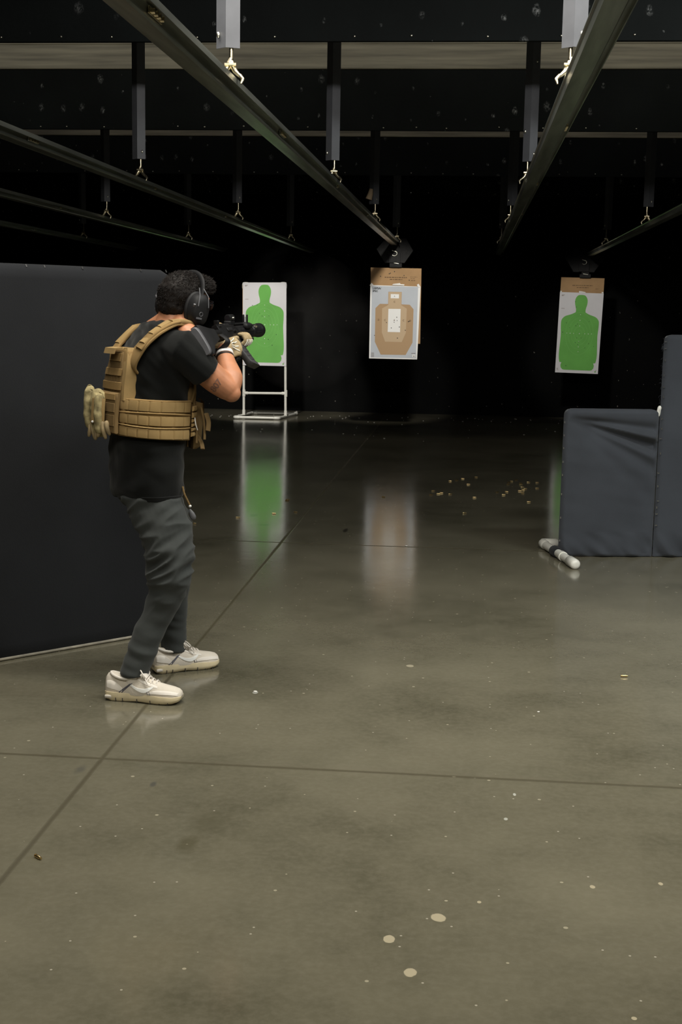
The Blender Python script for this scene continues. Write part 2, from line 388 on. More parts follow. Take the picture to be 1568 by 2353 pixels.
def lerp_table(tab, x):
    if x <= tab[0][0]: return tab[0][1:]
    for a, b in zip(tab, tab[1:]):
        if x <= b[0]:
            t = (x-a[0])/(b[0]-a[0]); t = t*t*(3-2*t)*.5+t*.5
            return tuple(p+(q-p)*t for p, q in zip(a[1:], b[1:]))
    return tab[-1][1:]
def text_mb(txt, size, place, mi=0, bold=0.0):
    """lettering as flat mesh; place(x, y) gives the point of the place for text coordinates"""
    cu = bpy.data.curves.new('t', 'FONT'); cu.body = txt; cu.size = size; cu.fill_mode = 'FRONT'; cu.offset = bold; cu.resolution_u = 3
    o = bpy.data.objects.new('t', cu); C.objects.link(o)
    me = bpy.data.meshes.new_from_object(o.evaluated_get(bpy.context.evaluated_depsgraph_get()))
    vs = [place(v.co.x, v.co.y) for v in me.vertices]; fs = [tuple(p.vertices) for p in me.polygons]
    bpy.data.objects.remove(o); bpy.data.curves.remove(cu); bpy.data.meshes.remove(me)
    return vs, fs
def struct(name, mb, m, smooth=False):
    return tag(mb.build(name, m, None, smooth), kind='structure')

# ------------------------------------------------------------ the room
XL, XR, YB, YN, ZC = -7.6, 4.6, 18.95, -4.5, 4.7
struct('floor', MB().add([(XL, YN, 0), (XR, YN, 0), (XR, YB, 0), (XL, YB, 0), (XL, YN, -.2), (XR, YN, -.2), (XR, YB, -.2), (XL, YB, -.2)],
       [(0, 1, 2, 3), (4, 7, 6, 5), (0, 4, 5, 1), (1, 5, 6, 2), (2, 6, 7, 3), (3, 7, 4, 0)]), M_floor)
struct('wall_back', MB().box(((XL+XR)/2, YB+.15, ZC/2), (XR-XL+.4, .3, ZC+.2)), M_trap)
struct('wall_left', MB().box((XL-.1, (YB+YN)/2, ZC/2), (.2, YB-YN, ZC)), M_dark)
struct('wall_right', MB().box((XR+.1, (YB+YN)/2, ZC/2), (.2, YB-YN, ZC)), M_dark)
struct('wall_near', MB().box(((XL+XR)/2, YN-.1, ZC/2), (XR-XL+.4, .2, ZC)), M_dark)
struct('ceiling', MB().box(((XL+XR)/2, (YB+YN)/2, ZC+.1), (XR-XL+.4, YB-YN+.4, .2)), M_ceil)

# ceiling baffles: rubber faced panel, timber board above it
ZB = 2.92
RIVET = [None]
def baffle(Y, label):
    t = thing('ceiling_baffle', label, 'ceiling baffle', (0, Y, ZB), 'ceiling baffles across the range')
    wdt = XR-XL-.02; cx = (XL+XR)/2
    top = {7.46: 3.62, 11.03: 3.40, 14.56: 3.32, 16.95: 3.3}[Y]
    MB().box((cx, Y-.012, (ZB+top)/2), (wdt, .03, top-ZB), bev=.004).build('rubber_panel', M_rubber, t, False)
    MB().box((cx, Y+.03, (ZB+.01+4.0)/2), (wdt, .05, 4.0-ZB-.01)).build('steel_backing', M_dark, t, False)
    if top < 3.6:
        tb = {11.03: 3.602, 14.56: 3.56}.get(Y, 3.6)
        MB().box((cx, Y-.02, (top+tb)/2), (wdt, .045, tb-top-.004), bev=.008).build('timber_board', M_board, t, False)
        MB().box((cx, Y-.015, (tb+3.95)/2), (wdt, .03, 3.95-tb), bev=.004).build('timber_board', M_board, t, False)
    rv = None; x = XL+.3
    while x < XR-.2:
        loc = V((x+random.uniform(-.05, .05), -.03, .02+random.uniform(0, .012)))
        if RIVET[0] is None:
            o = MB().ell((0, 0, 0), (.008, .005, .006), n=8, m=4).build('rivet', M_bolt, None, True); RIVET[0] = o.data
        else: o = bpy.data.objects.new('rivet', RIVET[0]); C.objects.link(o)
        o.parent = t; o.location = loc; x += random.uniform(.25, .5)
baffle(7.46, 'nearest black rubber ceiling baffle along the top edge of the picture')
baffle(11.03, 'pockmarked black ceiling baffle below the wide brown timber board')
baffle(14.56, 'dark ceiling baffle far down range below the narrow brown strip')
baffle(16.95, 'farthest dim ceiling baffle just before the black back wall')

# ------------------------------------------------------------ rails
DZ = 0.79; SC = .8876; RZ = CAMH+DZ
RX = {'a': -1.155*DZ, 'b': .4435*DZ, 'c': -2.757*DZ, 'd': -4.30*DZ, 'e': 1.972*DZ, 'f': -5.9*DZ}
def rail(key, label, y1=18.0, y0=-1.0, plates=()):
    x = RX[key]; t = thing('overhead_rail', label, 'rail', (x, 8, RZ), 'galvanised target rails')
    prof = [(-.055, -.022), (.012, -.022), (.018, -.016), (.018, .022), (.050, .022), (.050, .006), (.054, .006), (.054, .030), (-.062, .030), (-.062, .024), (-.055, .020)]
    prof = [(a*SC, b*SC) for a, b in prof]
    rings = []
    for yy in (y0, 2, 5, 8, 11, 14, y1): rings.append([V((x+p[0], yy, RZ+p[1])) for p in prof])
    MB().loft(rings).build('rail_beam', M_rail, t, False)
    for i, yy in enumerate([q*SC for q in plates]):
        n = 4 if i < 2 else 1
        L = .15 if n == 4 else .05
        sp = MB().box((x+.021, yy, RZ+.003), (.006, L, .02), bev=.002).build('splice_plate', M_brass if i == 0 else M_rail, t, False)
        for k in range(n):
            b = MB(); yb = yy+(k-(n-1)/2)*.035
            b.tube([(x+.024, yb, RZ+.003), (x+.034, yb, RZ+.003)], .008, 6)
            b.build('bolt', M_brass, sp, False)
    return t
rail('a', 'long galvanised rail running from upper left to the centre target', plates=(4.15, 6.9, 9.7, 12.5, 15.2))
rail('b', 'galvanised rail with green sheen sloping down from the upper right', plates=(2.6, 6.6, 9.4, 12.2, 15.0))
rail('c', 'galvanised rail entering at left edge above the one beside it, nearest of the left rails', plates=(4.3, 7.2, 10.0, 12.9, 15.7))
rail('d', 'second galvanised rail from the top at the left edge of the picture', plates=(6.1, 9.0, 12.0, 15.1))
rail('e', 'galvanised rail entering at the right edge above the right green target', plates=(7.5, 13.6, 16.2))
rail('f', 'dimmest galvanised rail lowest at the left edge above black fabric screen', plates=(8.0, 12.4, 15.5))

# hangers
def hanger(x, Y, zb, label, bolts=2, mir=1):
    t = thing('rail_hanger', label, 'hanger', (x, Y, RZ+.03), 'angle iron hangers holding the rails')
    zt = 3.85 if Y < 15 else 3.9; YY = Y
    a, th = .05, .005
    # angle iron, corner towards the viewer
    c = V((x-.004, Y, 0)); s45 = .7071
    pr = [(p_*SC, q_*SC) for p_, q_ in [(-.052, .035), (0, -.004), (.062, .026), (.060, .031), (0, .003), (-.049, .040)]]
    rings = [[V((c.x+p[0]*.86, c.y+p[1]*.86-.01, z)) for p in pr] for z in (zb, zt)]
    ai = MB().loft(rings).build('angle_iron', M_iron, t, False)
    for k in range(bolts):
        b = MB(); px = c.x+random.choice((-.03, .028)); zz = zb+.045+k*random.uniform(.12, .3)
        b.ell((px, c.y+.001, zz), (.007, .005, .011), n=8, m=5); b.build('bolt', M_bolt, ai)
    r = MB().tube([(x+.012*mir, Y+.01, zb+.02), (x+.012*mir, Y+.01, RZ+.075)], .0075, 8)
    r.build('threaded_rod', M_brass, t)
    k = MB()
    k.tube([(x+.012*mir, Y+.01, RZ+.10), (x+.004*mir, Y+.01, RZ+.075), (x-.012*mir, Y, RZ+.045), (x-.022*mir, Y, RZ+.034)], [.009, .014, .011, .005], 8)
    k.tube([(x+.012*mir, Y+.01, RZ+.085), (x+.03*mir, Y, RZ+.05), (x+.048*mir, Y-.01, RZ+.034)], [.012, .010, .007], 8)
    k.tube([(x+.048*mir, Y-.01, RZ+.036), (x+.060*mir, Y-.02, RZ+.022), (x+.055*mir, Y-.025, RZ+.005)], [.008, .007, .004], 8)
    k.tube([(x-.008*mir, Y-.01, RZ+.075), (x+.034*mir, Y-.01, RZ+.075)], .006, 6)
    k.build('beam_clamp', M_brass, t)
    return t
def zat(y, x, Y): return A(x, y, Y).z
H = []
rows = {4.81: zat(110, 527, 4.81), 8.39: zat(368, 767, 8.39), 11.94: zat(469, 858, 11.94), 15.45: zat(522, 909, 15.45)}
HX = {'a': .012, 'b': -.022, 'c': .035, 'd': .035, 'e': -.04, 'f': .03}
names = {'a': 'rail leading to the centre target', 'b': 'upper right rail', 'c': 'nearest left rail', 'd': 'second left rail', 'e': 'far right rail', 'f': 'dimmest left rail'}
ordn = {4.81: 'nearest pale grey angle iron hanger on the ', 8.39: 'grey hanger crossing the timber board on the ', 11.94: 'dark hanger below narrow brown strip on the ', 15.45: 'faint farthest hanger with brass clamp on the '}
for Y in (4.81, 8.39, 11.94, 15.45):
    for k in ('a', 'b', 'c', 'd', 'e', 'f'):
        if (Y == 4.81 and k not in 'ab') or (Y == 8.39 and k not in 'abc') or (Y == 11.94 and k == 'f'): continue
        hanger(RX[k]+HX[k], Y, rows[Y], ordn[Y]+names[k], bolts=3 if (k == 'b' and Y < 10) else 1, mir=-1 if k in 'be' else 1)
# a tan cup like knob caught beside one hanger
t = MB(); p = A(852, 446, 11.915)
t.tube([p+V((-.016, 0, -.045)), p+V((-.002, 0, 0)), p+V((.006, 0, .045))], [.030, .024, .016], 14)
tag(t.build('paper_cone', M_ltan, None, True, p), 'small tan cone beside the third hanger above the centre target', 'cone')
# ------------------------------------------------------------ target carriers and paper targets
def carrier(px, py0, py1, pclamp, Y, label):
    c = A(px, (py0+py1)/2, Y); k = Y/FPX
    t = thing('target_carrier', label, 'target carrier', c, 'black target carriers under the rail ends')
    hw, hh = 41*k, 27*k
    hexp = [(-hw*.55, -hh), (hw*.55, -hh), (hw, 0), (hw*.62, hh), (-hw*.5, hh), (-hw, .1*hh)]
    MB().prism([c+V((x, -.03, z)) for x, z in hexp], (0, .22, 0)).build('body', M_carrier, t, False)
    b = MB()
    b.box(c+V((0, -.04, -hh*.6)), (.14, .02, .12), bev=.004); b.build('front_plate', M_carrier, t, False)
    h = MB(); r = .028
    pts = [c+V((r*math.cos(a)*1.1-.002, -.062, -.035+r*math.sin(a))) for a in [PI*.75-i*.4 for i in range(-1, 13)]]
    h.tube(pts[2:], .004, 8); h.tube([c+V((-.03, -.06, .0)), c+V((.03, -.06, -.022))], .0045, 8)
    h.build('hook', M_bolt, t)
    cl = A(px+2, pclamp, Y); top = c.z-hh
    m = MB(); m.box((cl.x, Y-.01, (top+cl.z)/2+.01), (.10, .05, top-cl.z+.05), bev=.005); m.build('clamp_arm', M_carrier, t, False)
    m = MB(); m.box((cl.x, Y-.012, cl.z+.012), (.148, .05, .05), bev=.006); m.build('clamp_jaw', M_carrier, t, False)
    for dz in (.03, .075, .11):
        MB().tube([(cl.x-.03, Y-.042, cl.z+dz+.01), (cl.x+.035, Y-.042, cl.z+dz)], .004, 6).build('bolt', M_bolt, t)
    return t
Y2, Y3 = 15.7, 17.9
carrier(908, 548, 604, 612, Y2, 'dusty black carrier holding the tan centre target')
carrier(1343, 572, 622, 636.5, Y3, 'black carrier holding the right green silhouette target')

def P3(Y, off=0.0):
    return lambda x, y: A(x, y, Y-off)
def quad_sheet(mb, P, corners, thick, mi=0, n=1):
    mb.prism([P(*c) for c in corners], (0, thick, 0), mi)
def holes(mb, P, pts, r, mi):
    for (x, y) in pts:
        q = random.uniform(.8, 1.25)
        mb.poly([P(x+r*q*math.cos(a)*random.uniform(.8, 1.2), y+r*q*math.sin(a)*random.uniform(.8, 1.2)) for a in [i*PI/4 for i in range(8)]], mi)
def cat(pts, k=4): return smooth2(pts, k)
def smooth2(pts, k=4):
    out = []; n = len(pts)
    for i in range(n-1):
        p0 = pts[max(i-1, 0)]; p1 = pts[i]; p2 = pts[i+1]; p3 = pts[min(i+2, n-1)]
        for j in range(k):
            t = j/k
            out.append(tuple(0.5*((2*p1[a])+(p2[a]-p0[a])*t+(2*p0[a]-5*p1[a]+4*p2[a]-p3[a])*t*t+(3*p1[a]-p0[a]-3*p2[a]+p3[a])*t**3) for a in (0, 1)))
    out.append(pts[-1]); return out
# silhouette outline in sheet units (u to the right, v downwards), half figure from head top to bottom edge
HALF = [(0, .026), (.07, .031), (.112, .052), (.138, .083), (.144, .115), (.137, .15), (.120, .185), (.110, .215), (.113, .243), (.20, .268), (.33, .292),
        (.385, .312), (.425, .342), (.436, .375), (.434, .44), (.424, .52), (.428, .60), (.436, .69), (.442, .76), (.436, .82), (.418, .868)]
FOOT = [(.368, .872), (.376, .878), (.390, .905), (.380, .935), (.345, .957), (.30, .963)]
def silhouette_sheet(name, parent, corners, Y, flip_foot=False, hole_pts=()):
    """white sheet with a green figure, ring lines and small white scores; corners TL TR BR BL in photo pixels"""
    TL, TR, BR, BL = corners
    def uv(u, v, off):
        x = (TL[0]*(1-u)+TR[0]*u)*(1-v)+(BL[0]*(1-u)+BR[0]*u)*v
        y = (TL[1]*(1-u)+TR[1]*u)*(1-v)+(BL[1]*(1-u)+BR[1]*u)*v
        return A(x, y, Y-off)
    m = MB(); m.prism([uv(0, 0, 0), uv(1, 0, 0), uv(1, 1, 0), uv(0, 1, 0)], (0, .0015, 0), 0)
    half = smooth2(HALF[:9], 4)[:-1]+smooth2(HALF[8:], 4)
    cx = .503
    right = [(cx+u, v) for u, v in half]+[(cx+u, v) for u, v in FOOT]
    left = [(cx-u, v) for u, v in reversed(half+FOOT)]
    full = right+left
    m.poly([uv(u, v, .001) for u, v in full], 1)
    def ringel(ru, rv, cv, wd, a0=0, a1=2*PI, mi=2):
        n = 48; pts_o = []; pts_i = []
        for i in range(n+1):
            a = a0+(a1-a0)*i/n
            pts_o.append((cx+(ru+wd)*math.cos(a), cv+(rv+wd*.53)*math.sin(a))); pts_i.append((cx+ru*math.cos(a), cv+rv*math.sin(a)))
        vs = [uv(u, v, .002) for u, v in pts_o]+[uv(u, v, .002) for u, v in pts_i]
        m.add(vs, [(i, i+1, n+2+i, n+1+i) for i in range(n)], mi)
    cv = .508
    for ru, rv in ((.055, .045), (.12, .085), (.185, .14), (.25, .195), (.315, .262)): ringel(ru, rv, cv, .004)
    def score(txt, u, v, s=.03):
        vs, fs = text_mb(txt, s, lambda x, y: uv(u-s*.3+x, v+s*.18-y*.53, .003), bold=.0008); m.add(vs, fs, 3)
    for i, d in enumerate('789'): pass
    for d, dv in (('7', -.235), ('8', -.165), ('9', -.095), ('9', .10), ('8', .165), ('7', .225)): score(d, cx, cv+dv)
    for d, du in (('7', -.285), ('8', -.21), ('9', -.13), ('X', 0), ('9', .13), ('8', .21), ('7', .285)): score(d, cx+du, cv)
    # small print in the corners
    for (u, v, w_) in ((.045, .03, .09), (.045, .038, .07), (.045, .044, .05), (.05, .20, .10), (.93, .955, .04), (.93, .965, .035), (.03, .945, .05), (.03, .955, .04), (.03, .965, .06)):
        m.poly([uv(u, v, .001), uv(u+w_*.8, v, .001), uv(u+w_*.8, v+.003, .001), uv(u, v+.003, .001)], 4)
    m.poly([uv(.915, .968, .001), uv(.945, .968, .001), uv(.945, .983, .001), uv(.915, .983, .001)], 1)
    holes(m, lambda x, y: A(x, y, Y-.0035), hole_pts, .8, 5)
    return m.build(name, [M_paper, M_green, M_lgreen, M_white, M_brownink, M_ink], parent, False, fixn=False)

# centre target
tc_ = A(908, 625, Y2)
t = thing('hanging_target', 'tan scoring target on grey paper taped to cardboard, hanging in the centre', 'paper target', tc_, 'paper targets hanging from carriers')
P = P3(Y2)
m = MB(); quad_sheet(m, P3(Y2, -.006), [(852.5, 614.5), (969, 617), (966, 790), (851, 786)], .008)
Pc = P3(Y2, -.0045)
holes(m, Pc, [(907, 624), (895, 629), (897.5, 627.8), (896, 637), (875, 635), (929, 633), (941, 644)], 1.1, 1)
def textline(mb, P, x, y, w_, n, h=1.6, mi=1, slope=.02):
    """a line of print too small to read: short dashes of uneven length"""
    cur = x
    while cur < x+w_:
        l = random.uniform(2.5, 7)
        if cur+l > x+w_: l = x+w_-cur
        mb.poly([P(cur, y+(cur-x)*slope), P(cur+l, y+(cur+l-x)*slope), P(cur+l, y+h+(cur+l-x)*slope), P(cur, y+h+(cur-x)*slope)], mi); cur += l+1.2
for args in ((884.5, 636, 51, 0, 2.0), (896, 641, 29, 0, 1.8)): textline(m, Pc, *args, mi=2)
for args in ((943, 636, 17, 0, .8), (944, 640, 10, 0, .8), (945, 644, 11, 0, 1.2)): textline(m, Pc, *args, mi=2)
m.build('cardboard_backer', [M_card, M_ink, M_brownink], t, False, fixn=False)
pc = [(851.5, 655), (967, 658.5), (959, 826), (848.5, 823.5)]
def K5(x, y): return (820+x/7.128, 520+y/7.128)
m = MB(); quad_sheet(m, P3(Y2, .004), pc, .0015)
Pp = lambda off: (lambda x, y: A(*K5(x, y), Y2-off))
m.poly([Pp(.005)(*q) for q in ((250, 975), (1008, 992), (970, 2160), (226, 2148))], 1)
m.poly([Pp(.006)(*q) for q in ((520, 1072), (740, 1075), (735, 1278), (870, 1285), (932, 1360), (915, 1905), (802, 2108), (393, 2101), (297, 1890), (308, 1340), (380, 1270), (515, 1272))], 2)
m.poly([Pp(.007)(*q) for q in ((524, 1076), (736, 1079), (731, 1290), (822, 1350), (806, 1745), (738, 1897), (465, 1890), (411, 1738), (417, 1345), (520, 1288))], 3)
m.poly([Pp(.008)(*q) for q in ((521, 1352), (722, 1354), (711, 1735), (508, 1730))], 4)
m.poly([Pp(.008)(*q) for q in ((559, 1110), (695, 1113), (693, 1181), (557, 1178))], 4)
m.poly([Pp(.006)(*q) for q in ((912, 2100), (960, 2101), (958, 2146), (910, 2145))], 4)
def t5(txt, x, y, s, mi=5, bold=.5):
    vs, fs = text_mb(txt, s, lambda a, b: Pp(.009)(x+a, y-b), bold=bold); m.add(vs, fs, mi)
t5('USPSA/', 266, 1030, 44, 5, 1.2); t5('IPSC', 264, 1075, 44, 5, 1.2)
for (x, y, c) in ((612, 1155, 'A'), (606, 1250, 'C'), (450, 1550, 'C'), (752, 1555, 'C'), (603, 1552, 'A'), (345, 1545, 'D'), (862, 1560, 'D')): t5(c, x, y, 40 if c != 'A' or y > 1200 else 28, 6)
t5('24', 922, 2135, 26, 5)
for y in (2070, 2085, 2100, 2115, 2130): m.poly([Pp(.006)(*q) for q in ((238, y), (285-(y % 3)*8, y+1), (285-(y % 3)*8, y+6), (238, y+5))], 6)
m.poly([Pp(.006)(*q) for q in ((893, 2078), (963, 2079), (963, 2086), (893, 2085))], 6)
holes(m, Pp(.0095), [(657, 1490), (662, 1545), (614, 1570), (700, 1650), (568, 1664), (797, 1702), (669, 1831), (292, 1785), (845, 1562), (488, 1576)], 7, 5)
m.poly([Pp(.0092)(*q) for q in ((838, 1560), (868, 1545), (872, 1553), (845, 1570))], 5)
m.build('paper_sheet', [M_white, M_greypaper, M_tanink, M_ltan, M_white, M_ink, M_brownink], t, False, fixn=False)
for q in ([(213, 965), (245, 925), (275, 958), (235, 995)], [(580, 962), (600, 943), (712, 930), (718, 946), (783, 950), (778, 972)], [(985, 960), (1015, 940), (1052, 1000), (1010, 1000)]):
    MB().prism([Pp(.011)(*p) for p in q], (0, .0006, 0)).build('tape_strip', M_tape, t, False)

# right green target
def K6(x, y): return (1250+x/7.356, 560+y/7.356)
t3 = thing('hanging_target', 'green silhouette paper on brown cardboard hanging at the right', 'paper target', A(1340, 640, Y3), 'paper targets hanging from carriers')
m = MB(); quad_sheet(m, P3(Y3, -.006), [(1290.5, 637), (1390, 639.5), (1386.5, 690), (1287, 688)], .008)
Pc = P3(Y3, -.0045)
textline(m, Pc, 1316, 655, 47, 0, 1.5, 1, .015); textline(m, Pc, 1326, 660, 27, 0, 1.5, 1, .015); textline(m, Pc, 1369, 663.5, 8, 0, 1, 1)
m.build('cardboard_backer', [M_card, M_brownink], t3, False, fixn=False)
hp = [K6(*p) for p in ((383, 1337), (571, 1357), (544, 1388), (440, 1420), (320, 1495), (770, 1317), (537, 980), (551, 1072), (558, 1592), (631, 1592), (590, 1662), (532, 1675), (575, 1705), (758, 1692), (842, 1737), (695, 1763), (375, 2060))]
silhouette_sheet('paper_sheet', t3, [(1287.5, 671), (1388, 674.5), (1374.5, 859.5), (1276, 855.5)], Y3-.004, hole_pts=hp)
for q in ([(282, 795), (308, 797), (306, 818), (280, 815)], [(597, 800), (640, 803), (708, 818), (708, 832), (598, 830)], [(982, 815), (1012, 820), (1012, 840), (980, 838)]):
    MB().prism([A(*K6(*p), Y3-.012) for p in q], (0, .0006, 0)).build('tape_strip', M_tape, t3, False)

# ------------------------------------------------------------ target stand of white pipe
YS = 17.62
ts = thing('target_stand', 'white plastic pipe stand with green silhouette target, left of centre', 'target stand', A(607, 957, YS))
pr = .0175
ul0 = A(560.5, 955, YS); ul0.z = .03; ur0 = A(656.5, 956, YS); ur0.z = .03
ul1 = A(560.5, 653, YS); ur1 = A(656, 653, YS)
def pipe(a, b, name='pipe', r=pr, par=ts): return MB().tube([a, b], r, 14).build(name, M_pvc, par)
def fit(pts, par=ts, r=pr*1.3): return MB().tube(pts, r, 14, round_end=True).build('pipe_fitting', M_pvc, par)
pipe(ul0, ul1, 'upright'); pipe(ur0, ur1, 'upright'); pipe(ul1+V((0, 0, 0)), ur1, 'crossbar')
yl = A(560, 903, YS); yr = A(656, 904, YS); yl.x = ul0.x; yr.x = ur0.x
pipe(yl, yr, 'crossbar')
for p in (yl, yr):
    s = 1 if p is yl else -1
    m = MB(); m.tube([p-V((0, 0, .045)), p+V((0, 0, .045))], pr*1.28, 14); m.tube([p, p+V((s*.055, 0, 0))], pr*1.28, 14); m.build('pipe_fitting', M_pvc, ts)
for p, s in ((ul1, 1), (ur1, -1)):
    fit(smooth_path([p-V((0, 0, .05)), p-V((0, 0, .005)), p+V((s*.012, 0, .006)), p+V((s*.05, 0, .006))], 3))
FLx, FRx = ul0.x-.06, ur0.x-.035
fl, fr = V((ul0.x-.065, 17.28, .024)), V((ur0.x-.05, 17.30, .024)); bl, br = V((ul0.x+.035, 18.15, .024)), V((ur0.x+.085, 18.17, .024))
pipe(fl, fr, 'base_pipe'); pipe(bl, br, 'base_pipe'); pipe(fl, bl, 'base_pipe'); pipe(fr, br, 'base_pipe')
for p, d1, d2 in ((fl, fr, bl), (fr, fl, br), (bl, br, fl), (br, bl, fr)):
    a = (d1-p).normalized()*.06; b = (d2-p).normalized()*.06; fit([p+a, p+a*.1, p+b*.1, p+b], r=pr*1.22)
for p in (ul0, ur0): MB().tube([V((p.x, YS, .03)), V((p.x, YS, .10))], pr*1.28, 14).build('pipe_fitting', M_pvc, ts)
m = MB(); m.prism([A(557.5, 655, YS-.022), A(657, 655, YS-.022), A(657, 838, YS-.022), A(557.5, 838, YS-.022)], (0, .004, 0)); m.build('cardboard_backer', M_card, ts, False)
def K4(x, y): return (520+x/6.361, 620+y/6.361)
hp = [K4(*p) for p in ((384, 520), (453, 514), (489, 635), (526, 676), (627, 673), (733, 948), (616, 1017), (673, 1103), (416, 818), (530, 880), (537, 900))]
silhouette_sheet('paper_sheet', ts, [(558.5, 649), (658.5, 649), (658, 841.5), (558, 839)], YS-.026, hole_pts=hp)

# ------------------------------------------------------------ fabric covered screens
def fabric_panel(P0, u, nrm, W, Hh, thick, z0, corner=.05, folds=None, nu=60, nv=60, sag=0.0):
    """stretched cloth sleeve over a frame: front face with soft folds, wrapped round the edges"""
    P0 = V(P0); u = V(u).normalized(); nrm = V(nrm).normalized()
    def ins(s, z):               # rounded top corners
        return s, z
    m = MB(); F = []; B = []
    for i in range(nv+1):
        for j in range(nu+1):
            a, b = j/nu, i/nv
            s = a*W; z = z0+b*(Hh-z0)
            r = corner
            if z > Hh-r:
                k = (z-(Hh-r))/r; e = r*(1-math.sqrt(max(0, 1-k*k)))
                s = e+(W-2*e)*a
            edge = min(s, W-s, (Hh-z), (z-z0)+.01)
            e2 = 1-min(1, max(0, edge)/.028); drop = thick*.5*e2*e2
            d = folds(s, z) if folds else 0
            zz = z-(sag*math.sin(a*PI) if b > .97 else 0)
            F.append(P0+u*s+V((0, 0, zz))+nrm*(thick/2-drop+d*(1-e2)))
            B.append(P0+u*s+V((0, 0, zz))-nrm*(thick/2-drop))
    n = nu+1; off = len(F); fs = []
    for i in range(nv):
        for j in range(nu):
            q = (i*n+j, i*n+j+1, (i+1)*n+j+1, (i+1)*n+j)
            fs.append(q); fs.append(tuple(off+k for k in reversed(q)))
    bd = [j for j in range(n)]+[i*n+nu for i in range(1, nv+1)]+[nv*n+j for j in range(nu-1, -1, -1)]+[i*n for i in range(nv-1, 0, -1)]
    for a, b in zip(bd, bd[1:]+bd[:1]): fs.append((b, a, off+a, off+b))
    m.add(F+B, fs); return m
def staple_at(parent, p, nrm, up):
    ax = (V(up).cross(V(nrm)).normalized(), V(up).normalized(), V(nrm).normalized())
    m = MB(); m.box(V(p), (.013, .005, .003), ax=ax); return m.build('staple', M_staple, parent, False)

# left screen
pa, pb = V((-1.902, 5.099, 0)), V((-1.476, 5.546, 0)); ul = (pb-pa).normalized(); nl = V((ul.y, -ul.x, 0))
top_r = A(386, 622, 1.0); 
# right end where the line of the screen meets the sight line of its right edge
def meet(px, py, p, u):
    d = A(px, py, 1.0)-V((0, 0, CAMH)); t_ = (p.x*d.y-p.y*d.x)/(u.y*d.x-u.x*d.y); return p+u*t_
pr_ = meet(391, 700, pa, ul)
W1 = (pr_-pa).length+.62; p0 = pr_-ul*W1
ztop = (A(200, 614, 1.0)-V((0, 0, CAMH))); q = meet(200, 614, pa, ul); HT = CAMH+ztop.z*q.y
ls = thing('fabric_screen', 'tall black fabric screen behind the shooter at the left edge', 'screen', p0)
def fold_l(s, z):
    return .004*noise.noise((s*2.2, z*.7, 1))+.006*math.exp(-((HT-z)/.05)**2)*noise.noise((s*4, 0, 3))
fabric_panel(p0, ul, nl, W1, HT, .05, .014, .05, fold_l, 90, 60, sag=-.004).build('cloth_cover', M_blackfab, ls)
MB().tube([p0+nl*.012+V((0, 0, .008)), pr_-ul*.02+nl*.012+V((0, 0, .008))], .007, 12).build('base_pipe', M_dirty, ls)
MB().tube([pr_-ul*.03+V((0, 0, .02)), pr_-ul*.03+V((0, 0, HT-.04))], .015, 12).build('upright', M_pvc, ls)
MB().tube([p0+ul*.03+V((0, 0, .02)), p0+ul*.03+V((0, 0, HT-.04))], .015, 12).build('upright', M_pvc, ls)
for px in (57, 99, 186, 320, 378):
    g = meet(px, 615, pa, ul); staple_at(ls, g+nl*.012+V((0, 0, HT-.004)), (nl+V((0, 0, .8))).normalized(), V((0, 0, 1)).cross(nl))

# right screen: low part and tall part
ur_ = V((.985, .172, 0)).normalized(); nr = V((ur_.y, -ur_.x, 0))
q0 = V((.572, 7.93, 0))
Hl = .905; Wl = .585
Ht = 1.352
rs = thing('fabric_screen', 'low and tall charcoal fabric screens joined on a white pipe foot at the right', 'screen', q0)
def fold_r(s, z):
    d = 0
    # tension folds running from the upper left corner to the right
    for ang, amp, wd in ((-.12, .009, .045), (-.31, .017, .06), (-.50, .008, .06), (-.21, -.009, .04), (-.40, -.006, .04), (-.72, .004, .07)):
        dx, dz = s-.03, z-(Hl-.06)
        c, sn = math.cos(ang), math.sin(ang); al = dx*c+dz*sn; pe = -dx*sn+dz*c
        if al > 0: d -= amp*3.6*math.exp(-(pe/(wd*(.35+al*.8)))**2)*min(1, al*6)
    bz = max(0, 1-z/.16)
    d += .05*bz*noise.noise((s*12+z*9, z*6, 2))+.003*noise.noise((s*2, z*16+s*3, 8))+.004*noise.noise((s*3, z*9, 5))
    d -= .012*math.exp(-((s-Wl)/.03)**2)
    return d
fabric_panel(q0, ur_, nr, Wl, Hl, .05, .004, .05, fold_r, 110, 140).build('low_cloth_cover', M_navy, rs)
def fold_t(s, z):
    return .006*noise.noise((s*4, z*2.5, 7))+.04*max(0, 1-z/.16)*noise.noise((s*13+z*8, z*5, 9))-.01*math.exp(-(s/.03)**2)
q1 = q0+ur_*(Wl+.004)
fabric_panel(q1, ur_, nr, .75, Ht, .052, .004, .045, fold_t, 110, 170).build('tall_cloth_cover', M_navy, rs)
